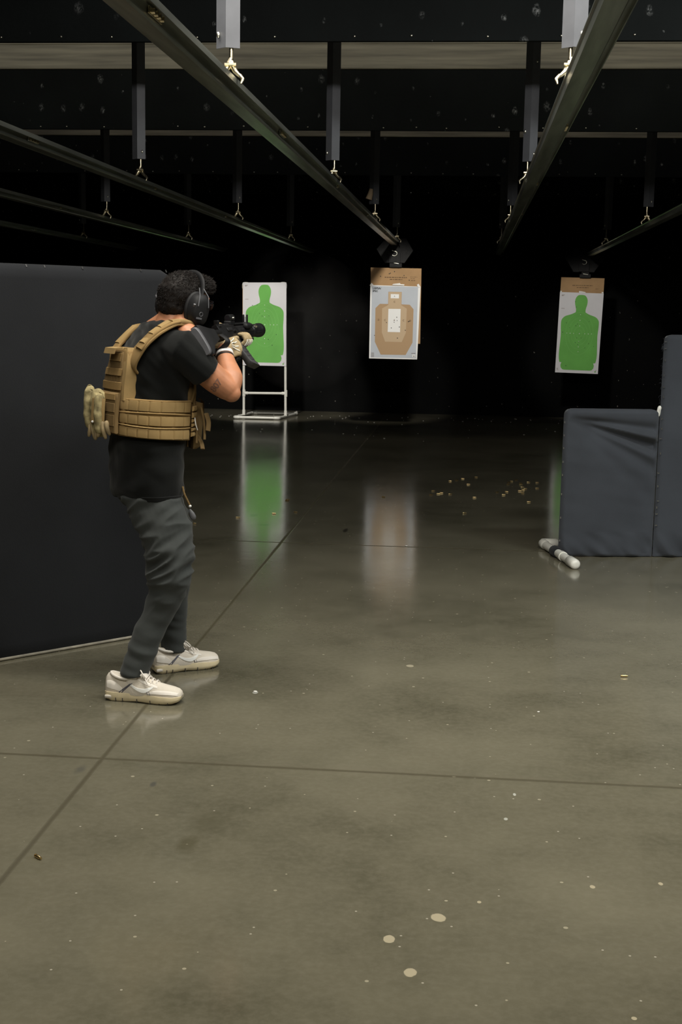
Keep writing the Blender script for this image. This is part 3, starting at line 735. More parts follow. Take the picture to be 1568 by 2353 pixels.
# frayed edge threads
m = MB()
for k in range(26):
    z = Ht-.03-random.random()**2*.5; p = q1+V((0, 0, z)); l = random.uniform(.004, .016)
    m.tube([p, p-ur_*l*.6+V((0, 0, random.uniform(-.01, .012))), p-ur_*l+V((0, 0, random.uniform(-.02, .015)))], .0005, 4)
m.build('frayed_thread', M_navy, rs)
for z in (.82, .74, .66, .58, .50, .38, .24, .10, .05): staple_at(rs, q0+ur_*.004+nr*.014+V((0, 0, z+random.uniform(-.008, .008))), (nr-ur_*.7).normalized(), ur_)
for z in (1.31, 1.27, 1.2, 1.11, 1.04, .98, .915, .85, .79, .73, .64, .52, .44, .35, .31, .27, .20): staple_at(rs, q1+ur_*.008*random.random()+nr*.027+V((0, 0, z)), nr, ur_ if random.random() > .4 else V((0, 0, 1)))
MB().tube([q1-ur_*.012+V((0, 0, Hl-.035)), q1-ur_*.004+V((0, 0, Hl+.01))], .012, 10, sq=.6, round_end=True).build('frame_pipe', M_pvc, rs)
R_ = .0255
f0, f1 = FL(1247, 1249, R_), FL(1321, 1297, R_)
f0.z = R_+.003; f1.z = R_+.003
MB().tube([f0, f1], R_, 18).build('foot_pipe', M_pvc, rs)
dirf = (f1-f0).normalized()
MB().tube([f1-dirf*.10, f1-dirf*.095, f1+dirf*.012, f1+dirf*.024, f1+dirf*.028], [R_*1.0, R_*1.2, R_*1.2, R_*.95, R_*.4], 20).build('end_cap', M_pvc, rs)
MB().tube([f0+dirf*.42, f0+dirf*.46], R_*1.16, 18).build('pipe_fitting', M_pvc, rs)
bk = f0+ur_*.9
MB().tube([f0+ur_*.02, bk], R_*.92, 18).build('back_pipe', M_pvc, rs)
MB().tube([f0+dirf*.07, f0+dirf*.02, f0+ur_*.004, f0+ur_*.03, f0+ur_*.085], R_*1.18, 18, round_end=True).build('pipe_fitting', M_pvc, rs)
mid = q0; 
wr = MB(); cc = f0+dirf*((q0-f0).dot(dirf)); wr.tube([cc-dirf*.045, cc-dirf*.03, cc+dirf*.035, cc+dirf*.05], [R_*1.25, R_*1.38, R_*1.34, R_*1.2], 18); wr.build('cloth_wrap', M_blackfab, rs)

# ------------------------------------------------------------ spent brass and debris on the floor
def casing(loc, ang, L=.028, r=.0048, label=None, group=None, proto=[None]):
    if proto[0] is None:
        m = MB(); a = V((1, 0, 0)); z = V((0, 0, r))
        m.tube([z-a*L/2, z-a*(L/2-.0012), z-a*(L/2-.0014), z-a*(L/2-.003), z-a*(L/2-.0035), z+a*L*.28, z+a*L*.36, z+a*L*.5], [r, r, r*.84, r*.84, r, r*.95, r*.68, r*.66], 14)
        o = m.build('cartridge_case', M_case, None, True, V((0, 0, 0))); proto[0] = o; c = o
    else:
        c = proto[0].copy(); C.objects.link(c)
    c.location = loc; c.rotation_euler = (0, 0, ang); c['category'] = 'cartridge case'
    c['label'] = label; c['group'] = group or 'spent brass cases on the concrete floor'; return c
casing(FL(88, 1973), -.7, label='brass cartridge case lying near the left edge beside the floor joint')
casing(FL(1435, 1556), .1, label='bright brass cartridge case lying alone on the right foreground floor')
casing(FL(447, 1204), -.2, label='small brass case on the floor just right of the hanging cord')
casing(FL(1216, 1154.5), .0, label='brass case nearest the viewer below the scattered cluster left of the grey screen')
cl = [(996, 1129), (1008, 1135.5), (1015, 1134), (1035, 1136.5), (1091, 1144), (1143, 1132), (1165, 1131), (1158, 1138), (1197, 1111.5), (1198, 1115), (1201, 1120.5), (1208, 1124), (1203, 1127),
      (1195, 1129), (1202, 1134), (1176, 1107), (1168, 1114), (1235, 1110), (1235, 1123), (1215, 1109), (1095, 1097.5), (1035, 1106.5), (1064, 1101), (1050, 1104.5), (991, 1138), (1170, 1109.5), (1187, 1104), (1077, 1114)]
for p in cl: casing(FL(*p), random.uniform(-.5, .5), label='tiny spent case in the scattered patch of brass between centre reflection and grey screen', group='scattered brass in the middle distance')
far = [(660, 1151), (662, 1149), (882, 1143), (547, 1190), (680, 1178), (630, 1181), (1068, 1180)]
for p in far: casing(FL(*p), random.uniform(-.6, .6), label='tiny spent case lying alone in the middle of the dim floor beyond the shooter', group='stray cases on the dim floor')
# white and grey chips on the floor and along the foot of the back wall
def chip(loc, s, label, group, proto=[None]):
    if proto[0] is None:
        m = MB(); m.ell((0, 0, .22), (.5, .4, .25), n=7, m=4); proto[0] = m.build('paper_chip', M_tape, None, False, V((0, 0, 0))); c = proto[0]
    else: c = proto[0].copy(); C.objects.link(c)
    c.location = loc; c.scale = (s, s, s*.5); c.rotation_euler = (0, 0, random.uniform(0, 3)); c['category'] = 'debris'; c['label'] = label; c['group'] = group
chip(FL(934, 1255), .022, 'white paper chip on the floor joint below the centre target reflection', 'stray paper chips')
chip(FL(1238, 1636), .011, 'tiny white paper chip on the open floor right of the picture centre', 'stray paper chips')
chip(FL(587, 1590), .02, 'pale paper chip on the floor to the right of the shoes', 'stray paper chips')
chip(FL(1270, 1262), .012, 'small white chip on the floor beside the white pipe foot', 'stray paper chips')
chip(FL(682, 946), .035, 'white scrap beside the rear foot of the pipe stand', 'stray paper chips')
for k in range(80):
    x = random.uniform(480, 1290); y0 = 947+(x-480)*.0165
    if random.random() < .6: p = FL(x, y0+random.random()**2*9+4)
    else: p = FL(x, y0+random.uniform(5, 60))
    p.y = min(p.y, 18.85); chip(p, random.uniform(.01, .026), 'tiny pale debris fleck scattered on the dark floor before the back wall', 'debris flecks before the back wall')
# ------------------------------------------------------------ the shooter
def KP(Y): return Y/FPX
yaw = math.radians(36)
F = V((math.cos(yaw), math.sin(yaw), 0)); S = V((math.sin(yaw), -math.cos(yaw), 0)); ZU = V((0, 0, 1))
TOR = [  # photo row, left edge, right edge, half width across the body, distance
 (1139, 254, 423, .172, 4.87), (1120, 249, 427, .176, 4.87), (1080, 247, 429, .176, 4.87), (1000, 249, 430, .170, 4.88), (950, 252, 432, .168, 4.88),
 (880, 254, 438, .178, 4.89), (830, 262, 448, .188, 4.89), (800, 273, 452, .190, 4.89), (775, 289, 446, .175, 4.89), (757, 305, 438, .148, 4.89), (746, 317, 432, .118, 4.89), (739, 335, 424, .08, 4.89)]
TT = []
for (y, xl, xr, aS, Y) in TOR:
    c = A((xl+xr)/2, y, Y); hw = (xr-xl)/2*KP(Y); aF = math.sqrt(max(.003, hw*hw-(aS*S.x)**2))/F.x
    TT.append((c.z, c.x, c.y, aF, aS))
TT.sort()
def torso(z): return lerp_table(TT, z)
def TP(f, s, z):
    cx, cy, aF, aS = torso(z); return V((cx, cy, z))+F*f+S*s
def TS(th, z, off=0.0):
    """surface of the torso: th = 0 front, pi/2 right side, pi back"""
    cx, cy, aF, aS = torso(z); e = .86
    c, s_ = math.cos(th), math.sin(th)
    return V((cx, cy, z))+F*(aF+off)*math.copysign(abs(c)**e, c)+S*(aS+off)*math.copysign(abs(s_)**e, s_)
def zy(y): return A(345, y, 4.88).z
def torso_mb(off, z0, z1, n=48, m=44):
    mb = MB(); mb.loft([[TS(2*PI*k/n, z0+(z1-z0)*i/m, off) for k in range(n)] for i in range(m+1)]); return mb

near_heel, near_toe = FL(245, 1604), FL(420, 1615)
far_heel, far_toe = FL(352, 1547), FL(499, 1528)
base = (near_heel+near_toe+far_heel+far_toe)/4; base.z = 0

# joints
neck0, neck1 = A(394, 757, 4.88), A(408, 702, 4.90)
rsh, rel, rwr = A(418, 803, 4.76), A(526, 896, 4.84), A(515, 805, 4.96)
lsh, lel, lwr = A(318, 792, 5.05), A(452, 862, 5.33), A(538, 806, 5.24)
rhip, rknee, rank = A(352, 1165, 4.80), A(392, 1322, 4.74), A(312, 1548, 4.67)
lhip, lknee, lank = A(352, 1165, 4.95), A(403, 1330, 5.06), A(402, 1500, 5.09)
hyaw = math.radians(40)
hf = V((math.sin(hyaw), math.cos(hyaw), -.14)).normalized()
hr0 = hf.cross(ZU).normalized(); hu0 = hr0.cross(hf)
hr = (hr0*math.cos(.13)-hu0*math.sin(.13)); hu = (hu0*math.cos(.13)+hr0*math.sin(.13))
HC = A(420, 682, 4.90)
def HP(r, f, u): return HC+hr*r+hf*f+hu*u
HA = (hr, hf, hu)
body = MB()
body.ell(HP(0, 0, 0), (.076, .096, .090), HA)
body.ell(HP(0, .02, -.055), (.060, .072, .062), HA)
body.ell(HP(0, .068, -.102), (.030, .026, .022), HA)
body.ell(HP(0, .086, .012), (.050, .018, .013), HA)
for s in (-1, 1):
    body.ell(HP(s*.040, .07, -.035), (.022, .024, .022), HA)
    body.tube([HP(s*.060, .0, -.06), HP(s*.045, .045, -.093), HP(s*.012, .078, -.108)], [.016, .017, .015], 10, round_end=True)
    body.ell(HP(s*.079, -.004, -.012), (.010, .020, .032), HA)
    body.ell(HP(s*.031, .083, -.010), (.015, .009, .008), HA)
body.tube([HP(0, .092, .0), HP(0, .104, -.02), HP(0, .116, -.038)], [.008, .010, .013], 12, round_end=True)
for s in (-1, 1): body.ell(HP(s*.011, .106, -.040), (.008, .009, .007), HA)
body.ell(HP(0, .094, -.066), (.024, .009, .0055), HA); body.ell(HP(0, .092, -.077), (.021, .009, .006), HA)
body.tube([neck0-V((0, 0, .06)), neck0, neck0.lerp(neck1, .5), neck1], [.085, .070, .062, .060], 20)
body.tube([A(352, 765, 4.95), A(372, 748, 4.92), A(395, 728, 4.9)], [.05, .045, .04], 14, round_end=True)
body.tube([A(432, 772, 4.80), A(420, 755, 4.84), A(410, 730, 4.88)], [.045, .045, .04], 14, round_end=True)
tm = torso_mb(-.022, TT[0][0]+.03, TT[-1][0]-.01); body.add(tm.v, tm.f)
def limb(mb, pts, rad, n=18): mb.tube(smooth_path(pts, 4), [r for a, b in zip(rad, rad[1:]) for r in [a+(b-a)*k/4 for k in range(4)]]+[rad[-1]], n, round_end=True)
def mid(a, b, t, off=V((0, 0, 0))): return a.lerp(b, t)+off
limb(body, [rsh, mid(rsh, rel, .35), mid(rsh, rel, .7, V((0, 0, -.004))), rel], [.060, .056, .052, .043])
limb(body, [rel, mid(rel, rwr, .3, V((.014, 0, 0))), mid(rel, rwr, .65, V((.004, 0, 0))), rwr], [.040, .045, .037, .028])
body.ell(rel+V((.010, 0, -.012)), (.036, .034, .034))
limb(body, [lsh, mid(lsh, lel, .4), mid(lsh, lel, .75), lel], [.058, .052, .048, .040])
limb(body, [lel, mid(lel, lwr, .3), mid(lel, lwr, .65), lwr], [.040, .041, .035, .028])
limb(body, [rhip, mid(rhip, rknee, .5), rknee, mid(rknee, rank, .35), mid(rknee, rank, .75), rank], [.062, .05, .038, .036, .030, .028])
limb(body, [lhip, mid(lhip, lknee, .5), lknee, mid(lknee, lank, .35), mid(lknee, lank, .75), lank], [.062, .05, .038, .036, .030, .028])
me = remesh(body, .0042, 3)
body_bvh = BVHTree.FromPolygons([v.co.copy() for v in me.vertices], [tuple(p.vertices) for p in me.polygons])
man = build_me('person', me, M_skin, None, base)
tag(man, 'person in black T-shirt, tan plate carrier and ear defenders, standing and aiming a rifle', 'person')

# eyes behind smoked glasses
for s in (-1, 1):
    MB().ell(HP(s*.031, .086, -.010), (.0115, .009, .006), HA, 14, 8).build('eye', M_white, man)
g = MB()
for s in (-1, 1): g.ell(HP(s*.033, .104, -.012), (.030, .004, .020), HA, 20, 8)
g.tube([HP(-.07, .09, -.002), HP(-.082, .0, .0)], .0025, 6); g.tube([HP(.07, .09, -.002), HP(.082, .0, .0)], .0025, 6); g.tube([HP(-.068, .094, .004), HP(0, .108, .006), HP(.068, .094, .004)], .003, 6)
g.build('shooting_glasses', M_lens, man)

# hair
hb = MB()
hb.ell(HP(0, -.004, .004), (.078, .097, .088), HA, 40, 30)
hb.ell(HP(0, -.032, -.038), (.063, .064, .052), HA)
hb.ell(HP(.005, .070, .050), (.052, .046, .036), HA)
hb.ell(HP(-.01, .02, .070), (.055, .06, .020), HA)
def hd(co, n_):
    p = co-HC; u = p.dot(hu); 
    return .0022*noise.noise(co*70)+.005*noise.noise(co*28)
hm = remesh(hb, .0035, 3, hd)
bm = bmesh.new(); bm.from_mesh(hm)
dl = []
for f_ in bm.faces:
    p = f_.calc_center_median()-HC; r, f__, u = p.dot(hr), p.dot(hf), p.dot(hu)
    if (f__ > .045 and u < .030) or (abs(r) > .05 and u < -.015 and f__ > -.032) or (f__ > -.02 and u < -.03) or u < -.068-.014*math.cos(r*30): dl.append(f_)
bmesh.ops.delete(bm, geom=dl, context='FACES'); bm.to_mesh(hm); bm.free()
hf_faces = [(p.center.copy(), p.normal.copy()) for p in hm.polygons]
hair = build_me('hair', hm, M_hair, man)
st = MB()
for k in range(5200):
    c, n_ = random.choice(hf_faces); p = c-HC; u = p.dot(hu); f__ = p.dot(hf)
    L = random.uniform(.004, .009)+.008*max(0, u/.09)+(.008 if f__ > .04 else 0)
    if u < -.04: L *= .45
    d = (n_*.32+hf*(.5 if u > .03 else -.1)-hu*(.3 if u < .03 else -.15)+V((random.uniform(-1, 1), random.uniform(-1, 1), random.uniform(-1, 1)))*.30).normalized()
    sd = d.cross(V((random.random(), random.random(), random.random()))).normalized(); s2 = d.cross(sd)
    c0 = c-n_*.001; c1 = c+d*L*.55; c2 = c+d*L+n_*-.15*L
    w_ = .00075
    st.add([c0+sd*w_, c0-sd*w_*.5+s2*w_, c0-sd*w_*.5-s2*w_, c1+sd*w_*.8, c1-sd*w_*.4+s2*w_*.8, c1-sd*w_*.4-s2*w_*.8, c2], [(0, 1, 4, 3), (1, 2, 5, 4), (2, 0, 3, 5), (3, 4, 6), (4, 5, 6), (5, 3, 6)])
st.build('hair_strands', M_hair, hair, True, fixn=False)

# ear defenders
ed = MB()
em = thing
band = MB(); arc = []
for i in range(25):
    a = PI*(-.02+1.04*i/24); arc.append(HP(math.cos(a)*.099, .006+.026*math.sin(a), .002+math.sin(a)*.096))
band.tube(arc, .0048, 10, sq=2.1, ref=hf)
muffs = band.build('ear_defenders', M_black, man)
for s in (-1, 1):
    m = MB(); cc_ = HP(s*.098, .004, -.034)
    rings = []
    for (d, k) in ((-.020, .80), (-.016, .98), (-.004, 1.0), (.010, 1.0), (.022, .93), (.030, .78), (.034, .5), (.035, .15)):
        rings.append([cc_+hr*s*d+hf*(.040*k*math.copysign(abs(math.cos(2*PI*j/28))**.8, math.cos(2*PI*j/28)))+hu*(.060*k*math.copysign(abs(math.sin(2*PI*j/28))**.85, math.sin(2*PI*j/28))*(1+.10*math.cos(2*PI*j/28))) for j in range(28)])
    m.loft(rings).build('ear_cup', M_black, muffs)
    m = MB(); m.tube([cc_+hr*s*(-.018)+hf*.038*math.cos(a)+hu*.057*math.sin(a) for a in [2*PI*i/28 for i in range(29)]], .009, 10, cap=False)
    m.build('cushion', M_black, muffs)
    m = MB()
    for ff in (-.02, .02):
        m.tube([HP(s*.104, ff*.5, .045), HP(s*.128, ff, .020), HP(s*.136, ff*1.2, -.02)], .0020, 6)
    m.build('wire_yoke', M_greyrub, muffs)
    m = MB(); m.box(cc_+hr*s*.034-hf*.012+hu*(-.030), (.004, .024, .007), ax=HA); m.build('badge', M_greyrub, muffs, False)
    m = MB(); m.tube([cc_+hr*s*.0345+hf*(-.006+.0075*math.cos(a))+hu*(-.014+.0075*math.sin(a)) for a in [2*PI*i/16 for i in range(17)]], .0016, 6, cap=False); m.build('badge', M_greyrub, muffs)
    m = MB(); m.tube([cc_+hr*s*.02-hf*.034+hu*.01, cc_+hr*s*.026-hf*.037+hu*.018], .0045, 8); m.build('volume_knob', M_greyrub, muffs)

# T-shirt
sh = torso_mb(0, TT[0][0], TT[-1][0], 56, 60)
sh.tube([rsh+V((-.05, .03, .0)), rsh, mid(rsh, rel, .28), A(468, 853, 4.79), A(474, 859, 4.795)], [.070, .074, .070, .063, .062], 26)
sh.tube([lsh+V((.05, 0, .0)), lsh, mid(lsh, lel, .3), mid(lsh, lel, .52)], [.070, .070, .066, .062], 26)
sh.ell(A(400, 790, 4.80), (.09, .08, .055)); sh.ell(A(340, 788, 4.98), (.08, .08, .05))
sh.tube([A(396, 762, 4.88), A(397, 741, 4.885)], [.078, .068], 24)
zh = TT[0][0]
def shd(co, n_):
    d = .0035*noise.noise(co*9)+.002*noise.noise(co*22)
    # soft horizontal folds above the hem and drag lines from shoulder to armpit
    z = co.z
    if z < zy(1000): d += .012*noise.noise(V((co.x*8+co.z*10, co.y*5, co.z*15-co.x*6)))*min(1, (zy(1000)-z)/.05)
    d += .006*noise.noise(V(((co.x+co.z)*26, co.y*6, (co.x-co.z)*5))) if z > zy(930) else 0
    return d
shirt = build_me('t_shirt', remesh(sh, .005, 3, shd), M_shirt, man)
MB().loft([[TS(2*PI*k/60, TT[0][0]+dz, off) for k in range(60)] for dz, off in ((.0, -.004), (-.001, .001), (.016, .0025), (.018, -.001))]).build('hem', M_shirt, shirt)

# trousers
pt = MB()
pc = A(341, 1142, 4.87)
hips = []
for (y, xl, xr, aS) in ((1095, 262, 420, .155), (1130, 259, 423, .160), (1150, 266, 427, .162), (1175, 288, 432, .158), (1200, 306, 436, .13)):
    c = A((xl+xr)/2, y, 4.87); hw = (xr-xl)/2*KP(4.87); aF = math.sqrt(max(.002, hw*hw-(aS*S.x)**2))/F.x
    hips.append([c+F*aF*math.cos(2*PI*k/32)+S*aS*math.sin(2*PI*k/32) for k in range(32)])
pt.loft(hips)
def leg(rows):
    rings = []
    for (y, xl, xr, Y, dep) in rows:
        c = A((xl+xr)/2, y, Y); hw = (xr-xl)/2*KP(Y)
        rings.append([c+V((hw*math.cos(2*PI*k/28), dep*math.sin(2*PI*k/28), 0)) for k in range(28)])
    pt.loft(rings)
leg([(1140, 275, 420, 4.80, .09), (1180, 298, 434, 4.79, .092), (1240, 324, 443, 4.77, .09), (1290, 337, 444, 4.75, .082), (1330, 342, 438, 4.74, .074), (1365, 337, 427, 4.735, .07), (1400, 328, 412, 4.73, .068),
     (1440, 308, 388, 4.72, .066), (1480, 295, 370, 4.70, .064), (1520, 282, 355, 4.68, .062), (1543, 274, 347, 4.67, .062), (1549, 275, 346, 4.67, .061)])
leg([(1140, 275, 420, 4.95, .09), (1180, 300, 432, 4.96, .092), (1240, 330, 440, 4.99, .088), (1290, 350, 443, 5.03, .08), (1330, 362, 440, 5.06, .072), (1365, 364, 434, 5.07, .066), (1400, 363, 432, 5.08, .064),
     (1440, 366, 430, 5.09, .062), (1480, 370, 430, 5.09, .06), (1494, 371, 431, 5.09, .06)])
def pd(co, n_):
    z = co.z; kz = A(390, 1325, 4.75).z
    near = co.y < 4.9
    d = .002*noise.noise(co*14)
    g = math.exp(-((z-kz-.02)/.10)**2)
    # folds fanning across the back of the knee and the thigh, running up towards the front
    q = (z-kz)*1.0-(co.x-.0)*.55
    d += .014*(g+.5*math.exp(-((z-kz-.22)/.14)**2))*(1-abs(noise.noise(V((q*22, co.x*9, co.y*5))))*3.0)
    d += .006*math.exp(-((z-.16)/.10)**2)*noise.noise(V((co.x*8, co.y*8, z*34+co.x*10)))
    q2 = (z-kz)+co.x*.5
    d += .009*noise.noise(V((q2*17, co.y*6, 4)))*min(1, .35+max(0, z-.3)*2.5)
    return d
trousers = build_me('trousers', remesh(pt, .0048, 3, pd), M_pants, man)

# running shoes
def shoe(heel, toe, name='running_shoe', lift=0.0):
    d = (toe-heel); L = d.length; X = d.normalized(); Yv = V((-X.y, X.x, 0)); side = -1
    def SP(t, w_, z): return heel+X*(t*L)+Yv*w_+V((0, 0, z))
    # t, half width sole, half width upper, top height, curve of sole bottom
    sec = [(0.0, .022, .018, .086, .012), (.03, .031, .027, .100, .004), (.10, .036, .032, .104, 0), (.2, .037, .033, .098, 0), (.3, .036, .035, .095, .001), (.36, .036, .036, .097, .002), (.42, .036, .037, .099, .003), (.5, .038, .038, .094, .003),
           (.6, .042, .041, .083, .001), (.7, .046, .043, .074, 0), (.8, .047, .044, .067, .001), (.9, .044, .041, .061, .005), (.955, .036, .034, .056, .010), (.985, .028, .025, .049, .014), (1.0, .018, .014, .041, .02)]
    def ctr(t): return .006*math.sin(t*PI)*0-.004*math.sin((t-.4)*PI)
    sole = MB(); rs_ = []
    for (t, ws, wu, h, zb) in sec:
        zt = .033 if t < .5 else .033-(t-.5)*.012
        if t > .95: zt = .030
        c = ctr(t); ring = []
        for (a, z) in ((-.88, zb), (-1, zb+.006), (-1.04, (zb+zt)/2), (-.97, zt), (0, zt), (.97, zt), (1.04, (zb+zt)/2), (1, zb+.006), (.88, zb), (0, zb)):
            ring.append(SP(t, c+ws*a, z+.001))
        rs_.append(ring)
    up = MB(); ru = []
    for (t, ws, wu, h, zb) in sec:
        c = ctr(t); zt = .028; ring = []; n = 20
        for k in range(n):
            a = 2*PI*k/n; ca, sa = math.cos(a), math.sin(a)
            e = .75; x = wu*math.copysign(abs(ca)**e, ca); 
            z = zt+(h-zt)*(abs(sa)**.8) if sa > 0 else zt-.004
            if sa > 0: x *= 1-.38*(max(0, sa)**1.6)*(1 if t > .25 else .75)
            ring.append(SP(t, c+x, z))
        ru.append(ring)
    root = up.loft(ru).build(name, M_shoe, man)
    sole.loft(rs_).build('sole', M_sole, root)
    o = MB(); o.prism([SP(t, ctr(t)+s_*w_*.84, zb+.0015) for s_ in (1,) for (t, w_, _, _, zb) in sec]+[SP(t, ctr(t)-w_*.84, zb+.0015) for (t, w_, _, _, zb) in reversed(sec)], (0, 0, -.0012)); o.build('outsole', M_soled, root, False)
    # sole grooves and heel cushions
    g = MB()
    for t in (.16, .25, .44, .62, .74, .85):
        for s_ in (-1, 1):
            c = SP(t, ctr(t)+s_*.0365 if t < .5 else ctr(t)+s_*.0425, .009); g.box(c, (.0025, .006, .013), ax=(X, Yv, ZU))
    g.build('sole_groove', M_soled, root, False)
    g = MB()
    for t, l in ((.05, .045), (.155, .028), (.24, .022)):
        g.box(SP(t+.03, ctr(t)-.0345, .017), (l*.9, .006, .012), ax=(X, Yv, ZU), bev=.003)
    g.build('heel_cushion', M_shoeo, root)
    # collar, tongue, overlays, stripes, laces
    m = MB(); col = []
    for i in range(21):
        a = 2*PI*i/20; t = .27+.205*math.cos(a); col.append(SP(t, ctr(t)+.0275*math.sin(a), .0945+(.007 if math.cos(a) < 0 else .012)*math.cos(a)**2-.008*math.sin(a)**2))
    m.tube(col, .0062, 10, cap=False); m.build('collar', M_shoeo, root)
    m = MB(); m.tube([SP(.54, 0, .088), SP(.47, 0, .102), SP(.43, 0, .118), SP(.42, 0, .124)], [.010, .013, .012, .006], 12, sq=1.9, ref=ZU); m.build('tongue', M_shoeo, root)
    lc = MB()
    for i in range(6):
        t = .40+i*.052; z = .1065-i*.0062
        lc.tube(smooth_path([SP(t, ctr(t)-.021, z-.008), SP(t+.008, -.010, z+.003), SP(t+.018, .010, z+.002), SP(t+.03, .021, z-.010)], 3), .0024, 6)
        lc.tube(smooth_path([SP(t, ctr(t)+.021, z-.008), SP(t+.008, .010, z+.004), SP(t+.018, -.010, z+.003), SP(t+.03, -.021, z-.010)], 3), .0024, 6)
    for s_ in (-1, 1):
        lc.tube(smooth_path([SP(.45, 0, .111), SP(.47, s_*.020, .122), SP(.53, s_*.034, .104), SP(.53, s_*.022, .094), SP(.47, 0, .109)], 5), .0026, 6)
        lc.tube(smooth_path([SP(.45, 0, .111), SP(.48, s_*.016, .107), SP(.55, s_*.032, .088), SP(.58, s_*.038, .074)], 4), .0025, 6)
    lc.build('laces', M_shoeo, root)
    def side_strip(pts, r, mt, nm, s_):
        mm = MB()
        P_ = []
        for (t, z) in pts:
            k = None
            for a, b in zip(sec, sec[1:]):
                if a[0] <= t <= b[0]: q = (t-a[0])/(b[0]-a[0]); wu = a[2]+(b[2]-a[2])*q; h = a[3]+(b[3]-a[3])*q
            sa = min(1, max(0, (z-.028)/(h-.028)))**(1/.8); ca = math.sqrt(max(0, 1-sa*sa)); x = wu*ca**.75*(1-.38*sa**1.6)
            P_.append(SP(t, ctr(t)+s_*(x+.0005), z))
        mm.tube(smooth_path(P_, 4), r, 6, sq=1.0); mm.build(nm, mt, root)
    def side_pt(t, z, s_, lift):
        for a, b in zip(sec, sec[1:]):
            if a[0] <= t <= b[0]: q = (t-a[0])/(b[0]-a[0]); wu = a[2]+(b[2]-a[2])*q; h = a[3]+(b[3]-a[3])*q
        sa = min(1, max(0, (z-.028)/(h-.028)))**(1/.8); ca = math.sqrt(max(0, 1-sa*sa)); x = wu*ca**.75*(1-.38*sa**1.6*(1 if t > .25 else .75))
        return SP(t, ctr(t)+s_*(x+lift), z)
    def side_ribbon(pts, mt, nm, s_):
        P_ = smooth_path([V(p) for p in pts], 4); rg = []
        for p in P_:
            zs = [max(.029, p.y+p.z*k) for k in (-1, -.9, 0, .9, 1)]
            rg.append([side_pt(p.x, z, s_, l) for z, l in zip(zs, (-.001, .0012, .0016, .0012, -.001))])
        MB().loft(rg).build(nm, mt, root)
    for s_ in (-1, 1):
        side_strip([(.20, .036), (.27, .052), (.34, .068), (.39, .082)], .0021, M_stripe, 'stripe', s_)
        side_strip([(.235, .036), (.30, .054), (.37, .072)], .0017, M_stripe, 'stripe', s_)
        side_strip([(.245, .037), (.255, .045)], .0017, M_stripe, 'stripe', s_)
        side_strip([(.585, .036), (.575, .046)], .0015, M_stripe, 'stripe', s_); side_strip([(.615, .036), (.60, .046)], .0015, M_stripe, 'stripe', s_)
        side_ribbon([(.66, .066, .001), (.60, .055, .006), (.53, .048, .008), (.45, .051, .006), (.37, .062, .004), (.30, .076, .001)], M_white, 'swoosh_mark', s_)
        side_ribbon([(.97, .040, .005), (.88, .045, .006), (.76, .046, .007), (.66, .045, .006), (.58, .040, .003)], M_shoeo, 'overlay', s_)
        side_ribbon([(.02, .062, .012), (.08, .062, .016), (.16, .056, .014), (.24, .044, .008)], M_shoeo, 'overlay', s_)
        side_ribbon([(.42, .090, .004), (.50, .080, .005), (.60, .070, .005), (.70, .062, .003)], M_shoeo, 'overlay', s_)
    return root, SP
_, SPn = shoe(near_heel, near_toe)
_, SPf = shoe(far_heel, far_toe)
for SPx, an in ((SPn, rank), (SPf, lank)):
    m = MB(); m.tube(smooth_path([SPx(.34, 0, .05), SPx(.35, 0, .085), SPx(.36, 0, .104), SPx(.365, 0, .118)], 4), .0285, 20); m.build('sock', M_shoeo, man)

# tattoo on the upper arm
a0, a1 = A(488, 899, 4.8), A(510, 870, 4.8)
tx = (a1-a0).normalized(); ty = V((-tx.z, 0, tx.x)); mbt = MB()
def tpl(x, y):
    p = a0+tx*x+ty*(y-.010); d = (p-V((0, 0, CAMH))).normalized()
    h = body_bvh.ray_cast(V((0, 0, CAMH)), d); return (h[0]-d*.0012) if h[0] is not None else p
try:
    vs, fs = text_mb('807', .034, tpl, bold=.0006); mbt.add(vs, fs); mbt.build('tattoo', M_tattoo, man, False, fixn=False)
except Exception as e: print('tattoo', e)
# wristband and watch strap on the right wrist
ax_ = (rwr-rel).normalized(); wc = rwr-ax_*.020
MB().tube([wc-ax_*.009, wc-ax_*.0085, wc+ax_*.0085, wc+ax_*.009], [.031, .0350, .0340, .030], 28).build('wristband', M_wband, man)
MB().tube([wc-ax_*.020, wc-ax_*.0195, wc-ax_*.0125, wc-ax_*.012], [.031, .0355, .035, .030], 28).build('watch_strap', M_black, man)

# ------------------------------------------------------------ plate carrier
zt_, zb_ = zy(798), zy(992)
pcar = None
def patch(th0, th1, z0, z1, off, thick, n=16, m=6, bulge=0.0, cut=None):
    mb = MB(); O = []; I = []
    for i in range(m+1):
        for j in range(n+1):
            th = th0+(th1-th0)*j/n; z = z0+(z1-z0)*i/m
            e = min(1, min(j, n-j)*2/n*3)*min(1, min(i, m-i)*2/m*3)
            O.append(TS(th, z, off+thick+bulge*e)); I.append(TS(th, z, off))
    k = (n+1)*(m+1); w_ = n+1; fs = []
    for i in range(m):
        for j in range(n):
            q = (i*w_+j, i*w_+j+1, (i+1)*w_+j+1, (i+1)*w_+j); fs.append(q); fs.append(tuple(k+x for x in reversed(q)))
    bd = [j for j in range(w_)]+[i*w_+n for i in range(1, m+1)]+[m*w_+j for j in range(n-1, -1, -1)]+[i*w_ for i in range(m-1, 0, -1)]
    for a, b in zip(bd, bd[1:]+bd[:1]): fs.append((b, a, k+a, k+b))
    return mb.add(O+I, fs)
